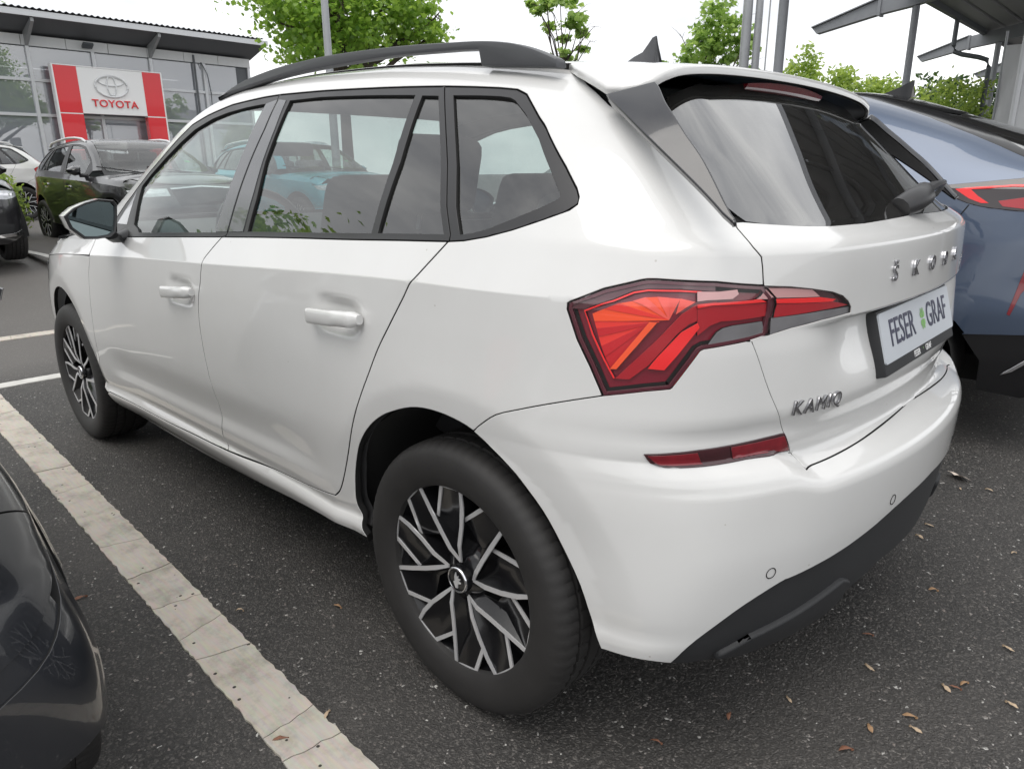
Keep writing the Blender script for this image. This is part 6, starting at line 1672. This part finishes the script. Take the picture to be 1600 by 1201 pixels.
def crown_points(blobs, n, rs, shell=0.55, zmin=None):
    """points in clumps spread through a set of ellipsoids (cx,cy,cz,rx,ry,rz,weight)"""
    w = np.array([b[6] for b in blobs], float); w /= w.sum(); out = []
    for b, wi in zip(blobs, w):
        m = int(n*wi); nc = max(4, m//34)
        d = rs.normal(size=(nc, 3)); d /= np.linalg.norm(d, axis=1, keepdims=True)
        r = rs.uniform(shell**3, 1.0, (nc, 1))**(1/3.0)*rs.uniform(0.86, 1.12, (nc, 1))
        cc = d*r
        q = rs.integers(0, nc, m)
        sp = rs.normal(size=(m, 3))*np.array([0.16, 0.16, 0.085])
        p = (cc[q] + sp)*np.array(b[3:6]) + np.array(b[:3])
        out.append(p)
    P = np.vstack(out)
    if zmin is not None: P = P[P[:, 2] > zmin]
    return P
def tree(name, label, loc, trunk_h, trunk_r, blobs, n, size, leaf, seed, group=None, limbs=10, lobes=True, cat='tree', shell=0.45):
    rs = np.random.default_rng(seed); rg = random.Random(seed)
    t = thing(name, label, cat, loc, 0, group)
    mb = MB()
    top = Vector((0, 0, trunk_h))
    pts = [Vector((0, 0, 0)), Vector((rg.uniform(-.05, .05), rg.uniform(-.05, .05), trunk_h*0.5)), top]
    mb.tube(pts, [trunk_r, trunk_r*0.8, trunk_r*0.65], 9)
    ends = []
    for b in blobs:
        for k in range(max(1, limbs//len(blobs))):
            d = Vector((rg.gauss(0, 1), rg.gauss(0, 1), rg.gauss(0.2, 0.7))); d.normalize()
            e = Vector((b[0] + d.x*b[3]*0.85, b[1] + d.y*b[4]*0.85, b[2] + d.z*b[5]*0.85))
            s = Vector((0, 0, trunk_h*rg.uniform(0.75, 1.0)))
            c = Vector((b[0], b[1], b[2] - b[5]*0.4))
            m1 = s.lerp(c, 0.6) + Vector((rg.uniform(-.1, .1), rg.uniform(-.1, .1), 0)); m2 = c.lerp(e, 0.55)
            r = trunk_r*0.45
            mb.tube([s, m1, m2, e], [r, r*0.7, r*0.42, r*0.12], 6)
            for j in range(4):
                f = m2.lerp(e, rg.random()); g = f + Vector((rg.gauss(0, .3)*b[3], rg.gauss(0, .3)*b[4], rg.gauss(0.05, .25)*b[5]))
                mb.tube([f, f.lerp(g, .5) + Vector((0, 0, 0.03)), g], [r*0.22, r*0.15, r*0.06], 4)
    mb.obj('trunk', M['bark'], t, True)
    P = crown_points(blobs, n, rs, shell)
    link('crown', leaves_mesh('crown', P, size, leaf, rs, lobes), t)
    return t
tree('maple_tree', 'broad bright green maple rising behind the roof rails of the white crossover', (13.8, -8.3, 0.35), 3.1, 0.16,
     [(0, 0, 4.9, 2.1, 2.1, 1.55, 4), (-0.5, 0.9, 4.1, 1.5, 1.35, 1.1, 2), (0.3, -1.2, 4.3, 1.5, 1.5, 1.0, 2), (0.1, 0.2, 6.3, 1.7, 1.7, 1.4, 3), (-0.3, -2.1, 4.3, 0.8, 0.75, 0.55, 0.7)], 17000, 0.125, M['leaf'], 11, limbs=25)
tree('young_tree', 'thin young tree with sparse leaves left of the fin antenna', (11.7, -13.6, 0.3), 3.6, 0.05,
     [(0, 0, 4.85, 0.65, 0.65, 0.75, 2), (-0.35, -0.35, 4.3, 0.55, 0.55, 0.35, 1), (0.3, 0.4, 5.0, 0.4, 0.4, 0.4, 1), (0.1, 0.1, 3.7, 0.7, 0.7, 0.25, 0.7)], 620, 0.17, M['leaf2'], 5, limbs=22, shell=0.3)
tree('young_tree', 'fuller young tree behind the two grey poles', (10.6, -19.1, 0.3), 3.2, 0.08,
     [(0.35, 0.2, 4.4, 0.75, 0.75, 0.9, 2), (-0.3, -0.3, 4.9, 0.75, 0.75, 1.2, 3), (-0.9, -0.3, 4.2, 0.5, 0.5, 0.6, 1), (0.9, 0.5, 3.9, 0.45, 0.45, 0.5, 0.8)], 2300, 0.16, M['leaf2'], 7, limbs=16, shell=0.35)
tree('street_tree', 'leafy tree peeping in at the top left corner before the showroom', (10.9, -0.05, 0.28), 1.9, 0.08,
     [(-0.15, -0.42, 2.95, 0.75, 0.62, 0.5, 1), (0.2, 0.6, 3.4, 0.9, 0.8, 0.8, 2)], 1300, 0.13, M['leaf3'], 9, limbs=8, lobes=False)
def bush(name, label, loc, blobs, n, size, leaf, seed, lobes=False, group=None, cat='bush'):
    rs = np.random.default_rng(seed); t = thing(name, label, cat, loc, 0, group)
    mb = MB()
    for b in blobs:
        for k in range(4):
            e = (b[0] + rs.normal()*b[3]*.4, b[1] + rs.normal()*b[4]*.4, b[2] + b[5]*.4)
            mb.tube([(b[0]*.6, b[1]*.6, -0.05), (b[0]*.9, b[1]*.9, b[2]*.5), e], [0.05, 0.035, 0.012], 5)
    mb.obj('stems', M['bark'], t)
    link('foliage', leaves_mesh('foliage', crown_points(blobs, n, rs, 0.5, zmin=0.0), size, leaf, rs, lobes), t)
    return t
bush('hedge_bush', 'bushy yellow green shrub between the black cars at the left edge', (12.35, -0.90, 0.3),
     [(0, 0, 0.50, 0.5, 0.33, 0.50, 2), (0.3, 0.0, 0.72, 0.5, 0.30, 0.36, 1), (-0.4, 0.12, 0.5, 0.4, 0.28, 0.42, 1), (1.2, 0.1, 0.7, 0.7, 0.45, 0.55, 1.5)], 7500, 0.075, M['leaf3'], 21)
bush('hedge', 'long light green hedge behind the blue car, left of the canopy column', (8.2, -24.6, 0.3),
     [(1.6, 0.7, 2.9, 0.9, 1.0, 1.75, 1.3), (0.4, 0.1, 2.6, 1.1, 1.1, 1.5, 1.2), (-0.7, -0.3, 2.6, 1.0, 1.0, 1.45, 1.2), (2.6, 0.9, 2.3, 0.9, 1.0, 1.5, 1), (-1.7, -0.5, 2.1, 0.8, 0.9, 1.2, 0.9)], 15000, 0.18, M['leaf3'], 22, cat='hedge')
bush('round_tree', 'rounded yellow green tree right of the canopy column', (3.95, -19.5, 0.0),
     [(0, 0, 2.2, 0.85, 0.85, 1.35, 3), (0.35, 0.2, 1.8, 0.6, 0.6, 1.0, 1), (-0.4, -0.1, 1.7, 0.6, 0.6, 1.0, 1)], 5600, 0.125, M['leaf3'], 23, cat='tree')
for k, (x, y, h, lab) in enumerate([(16.5, -55, 6.6, 'dark distant tree just left of the canopy column'), (13.2, -56, 7.4, 'dark distant tree behind the round tree'), (20.5, -56, 5.6, 'dark distant tree above the light green hedge'), (9.5, -55, 7.0, 'dark distant tree beside the downpipe'), (26, -52, 4.7, 'low distant tree at the left end of the hedge')]):
    rs = np.random.default_rng(40+k)
    tree('distant_tree', lab, (x, y, 0.3), h*0.5, 0.2, [(0, 0, h*0.72, 2.0, 2.0, h*0.26, 2), (1.0, 0.5, h*0.6, 1.5, 1.5, h*0.22, 1), (-1.1, -0.4, h*0.58, 1.6, 1.6, h*0.24, 1)], 1700, 0.42, M['leaf4'], 60+k, group='distant trees on the horizon', limbs=6, lobes=False)
# trees on the near side of the lane, seen mirrored in the side windows
tree('maple_tree', 'maple standing across the lane to the left, mirrored in the side windows', (13.2, 11.2, 0.35), 3.2, 0.17,
     [(0, 0, 5.6, 3.3, 3.3, 1.8, 3), (1.5, 1.4, 4.6, 2.2, 2.2, 1.3, 1.4), (-1.6, -1.4, 4.6, 2.2, 2.0, 1.3, 1.4)], 9000, 0.21, M['leaf'], 31, limbs=15)
tree('maple_tree', 'second maple farther along the lane to the left, mirrored in the front window', (18.5, 10.0, 0.35), 3.0, 0.17,
     [(0, 0, 5.2, 2.3, 2.3, 1.7, 3), (0.8, -0.9, 4.4, 1.5, 1.5, 1.1, 1.2)], 3600, 0.22, M['leaf'], 32, limbs=12)

# ---------------------------------------------------------------- poles
M['galv'] = pbr('galvanised_steel', (0.36, 0.37, 0.385), 0.45, metal=0.5, var=0.15, vscale=6)
def pole(label, x, y, z0, h, r0, r1, tiltx=0.0, tilty=0.0, name='lamp_post', cat='post', head=True, group=None):
    t = thing(name, label, cat, (x, y, z0), 0, group)
    MB().tube([(0, 0, 0), (tiltx*h*0.5, tilty*h*0.5, h*0.5), (tiltx*h, tilty*h, h)], [r0, (r0+r1)/2, r1], 14).obj('shaft', M['galv'], t, True)
    MB().tube([(0, 0, 0), (0, 0, 0.35)], [r0*1.5, r0*1.5], 14).obj('base', M['galv'], t, True)
    if head:
        MB().tube([(tiltx*h, tilty*h, h-0.02), (tiltx*h-0.4, tilty*h, h+0.12)], [r1*0.9, r1*0.6], 8).obj('bracket', M['galv'], t, True)
        MB().box((tiltx*h-0.65, tilty*h, h+0.14), (0.6, 0.24, 0.09)).obj('lamp_head', M['alu_dk'], t, bevel=0.02)
    return t
pole('slim grey lamp post in front of the broad maple', 9.78, -5.32, 0.19, 6.4, 0.075, 0.045)
pole('darker grey post, left of the two poles right of the fin antenna', 6.12, -12.46, 0.0, 7.2, 0.105, 0.085)
pole('pale grey flag pole, right of the two poles beside the young tree', 5.93, -12.56, 0.0, 8.0, 0.085, 0.060, name='flag_pole', head=False)
t = thing('wire', 'thin hanging line right of the pale flag pole', 'wire', (7.46, -16.26, 0.0))
MB().tube([(0.02, 0, 0.3), (0.015, 0, 4.0), (0.0, 0, 7.6)], 0.018, 6).obj('line', M['galv'], t)

# ---------------------------------------------------------------- canopy on the right
M['steel'] = pbr('canopy_steel', (0.27, 0.28, 0.30), 0.5, metal=0.3, var=0.08)
M['deck'] = pbr('canopy_deck', (0.32, 0.325, 0.335), 0.5, metal=0.2)
M['banner'] = pbr('banner_cloth', (0.74, 0.75, 0.76), 0.7)
def canopy():
    c = thing('canopy', 'grey steel canopy with tapering cantilever beams over the right hand cars', 'canopy', (4.05, -15.7, 0.0))
    sl = 0.20
    for dx, dy in ((0.0, 0.0), (-0.25, -6.5), (-0.42, -12.1), (0.1, 6.0)):
        def bx(x): return x + dx
        tip = 2.08 if dy == 0 else (1.92 if dy > -8 else 1.85)
        poly = [(bx(tip), 4.27), (bx(tip-0.11), 4.147), (bx(0.70), 4.365), (bx(0.10), 4.43), (bx(-9.0), 5.9), (bx(-9.0), 6.2), (bx(0.70), 4.66)]
        MB().prism(poly, 'y', dy-0.09, dy+0.09).obj('beam', M['steel'], c)
        MB().prism([(bx(tip), 4.275), (bx(0.70), 4.668), (bx(0.70), 4.69), (bx(tip), 4.297)], 'y', dy-0.15, dy+0.15).obj('beam_flange', M['steel'], c)
        MB().prism([(bx(0.72), 4.34), (bx(0.72), 4.68), (bx(0.66), 4.69), (bx(0.66), 4.33)], 'y', dy-0.13, dy+0.13).obj('splice_plate', M['steel'], c)
        MB().tube([(bx(0.0), dy, 0.0), (bx(0.0), dy, 2.2), (bx(0.0), dy, 4.44)], 0.072, 16).obj('column', M['steel'], c, True)
        MB().tube([(bx(-6.5), dy, 0.0), (bx(-6.5), dy, 5.5)], 0.085, 16).obj('column', M['steel'], c, True)
    # ribbed deck, one strip per rib
    x0_, x1_ = 0.05, -13.5
    y0_, y1_ = 7.6, -26.0
    k = 0; xx = x0_
    while xx > x1_:
        w = 0.40
        z = 4.78 + (0.05-xx)*0.165
        zb = z + w*0.165
        prof = [(xx, z), (xx-0.30, z+0.30*0.165), (xx-0.33, z+0.33*0.165+0.05), (xx-0.37, z+0.37*0.165+0.05), (xx-0.40, zb)]
        V = []; F = []
        for yy in (y0_, y1_):
            V += [(px, yy, pz) for px, pz in prof] + [(px, yy, pz+0.02) for px, pz in prof]
        n = len(prof)
        for q in range(n-1):
            F.append((q, q+1, 2*n+q+1, 2*n+q)); F.append((n+q, 2*n+n+q, 2*n+n+q+1, n+q+1))
        MB().add(V, F).obj('deck_rib', M['deck'], c)
        xx -= w
    MB().box((0.10, (y0_+y1_)/2, 4.74), (0.10, y0_-y1_, 0.16)).obj('gutter', M['alu_dk'], c)
    for q in (-2.5, -5.0, -7.5, -10.0): MB().box((q, (y0_+y1_)/2, 4.70 + (0.05-q)*0.165), (0.08, y0_-y1_, 0.14)).obj('purlin', M['steel'], c)
    MB().prism([(0.12, 4.70), (0.12, 4.86), (-13.5, 7.12), (-13.5, 6.96)], 'y', y0_, y0_+0.06).obj('edge_trim', M['steel'], c)
    # rainwater pipe with its dog leg
    p = [(0.10, -3.6, 4.70), (0.10, -3.6, 4.10), (0.06, -3.62, 3.95), (-0.10, -3.66, 3.88), (-0.45, -3.75, 3.79), (-0.62, -3.8, 3.72), (-0.68, -3.8, 3.55), (-0.68, -3.8, 2.0), (-0.68, -3.8, 0.0)]
    MB().tube(p, 0.055, 12).obj('downpipe', M['alu_dk'], c, True)
    return c
canopy()
def flank_wall():
    w = thing('wall_block', 'pale ribbed metal wall end at the right edge under the canopy', 'building', (0.6, -12.3, 0.0))
    MB().box((-0.0, 0, 1.9), (1.7, 0.25, 3.8)).obj('wall', M['clad_lt'], w)
    for k in range(8): MB().box((0.78-0.22*k, 0.14, 1.9), (0.05, 0.04, 3.8)).obj('rib', M['alu'], w)
    return w
flank_wall()
t = thing('banner_flag', 'tall white banner hanging beside the canopy column at the right edge', 'banner', (2.52, -17.4, 0.0))
V = []; F = []
for i in range(13):
    z = 0.9 + i*0.235
    for j in range(5): V.append((-0.15 + 0.075*j, 0.03*math.sin(i*0.9 + j), z))
for i in range(12):
    for j in range(4): F.append((i*5+j, i*5+j+1, (i+1)*5+j+1, (i+1)*5+j))
link('cloth', mesh_np('cloth', V, F, M['banner']), t)
MB().tube([(0.17, 0, 0), (0.17, 0, 4.0)], 0.025, 8).obj('mast', M['galv'], t)
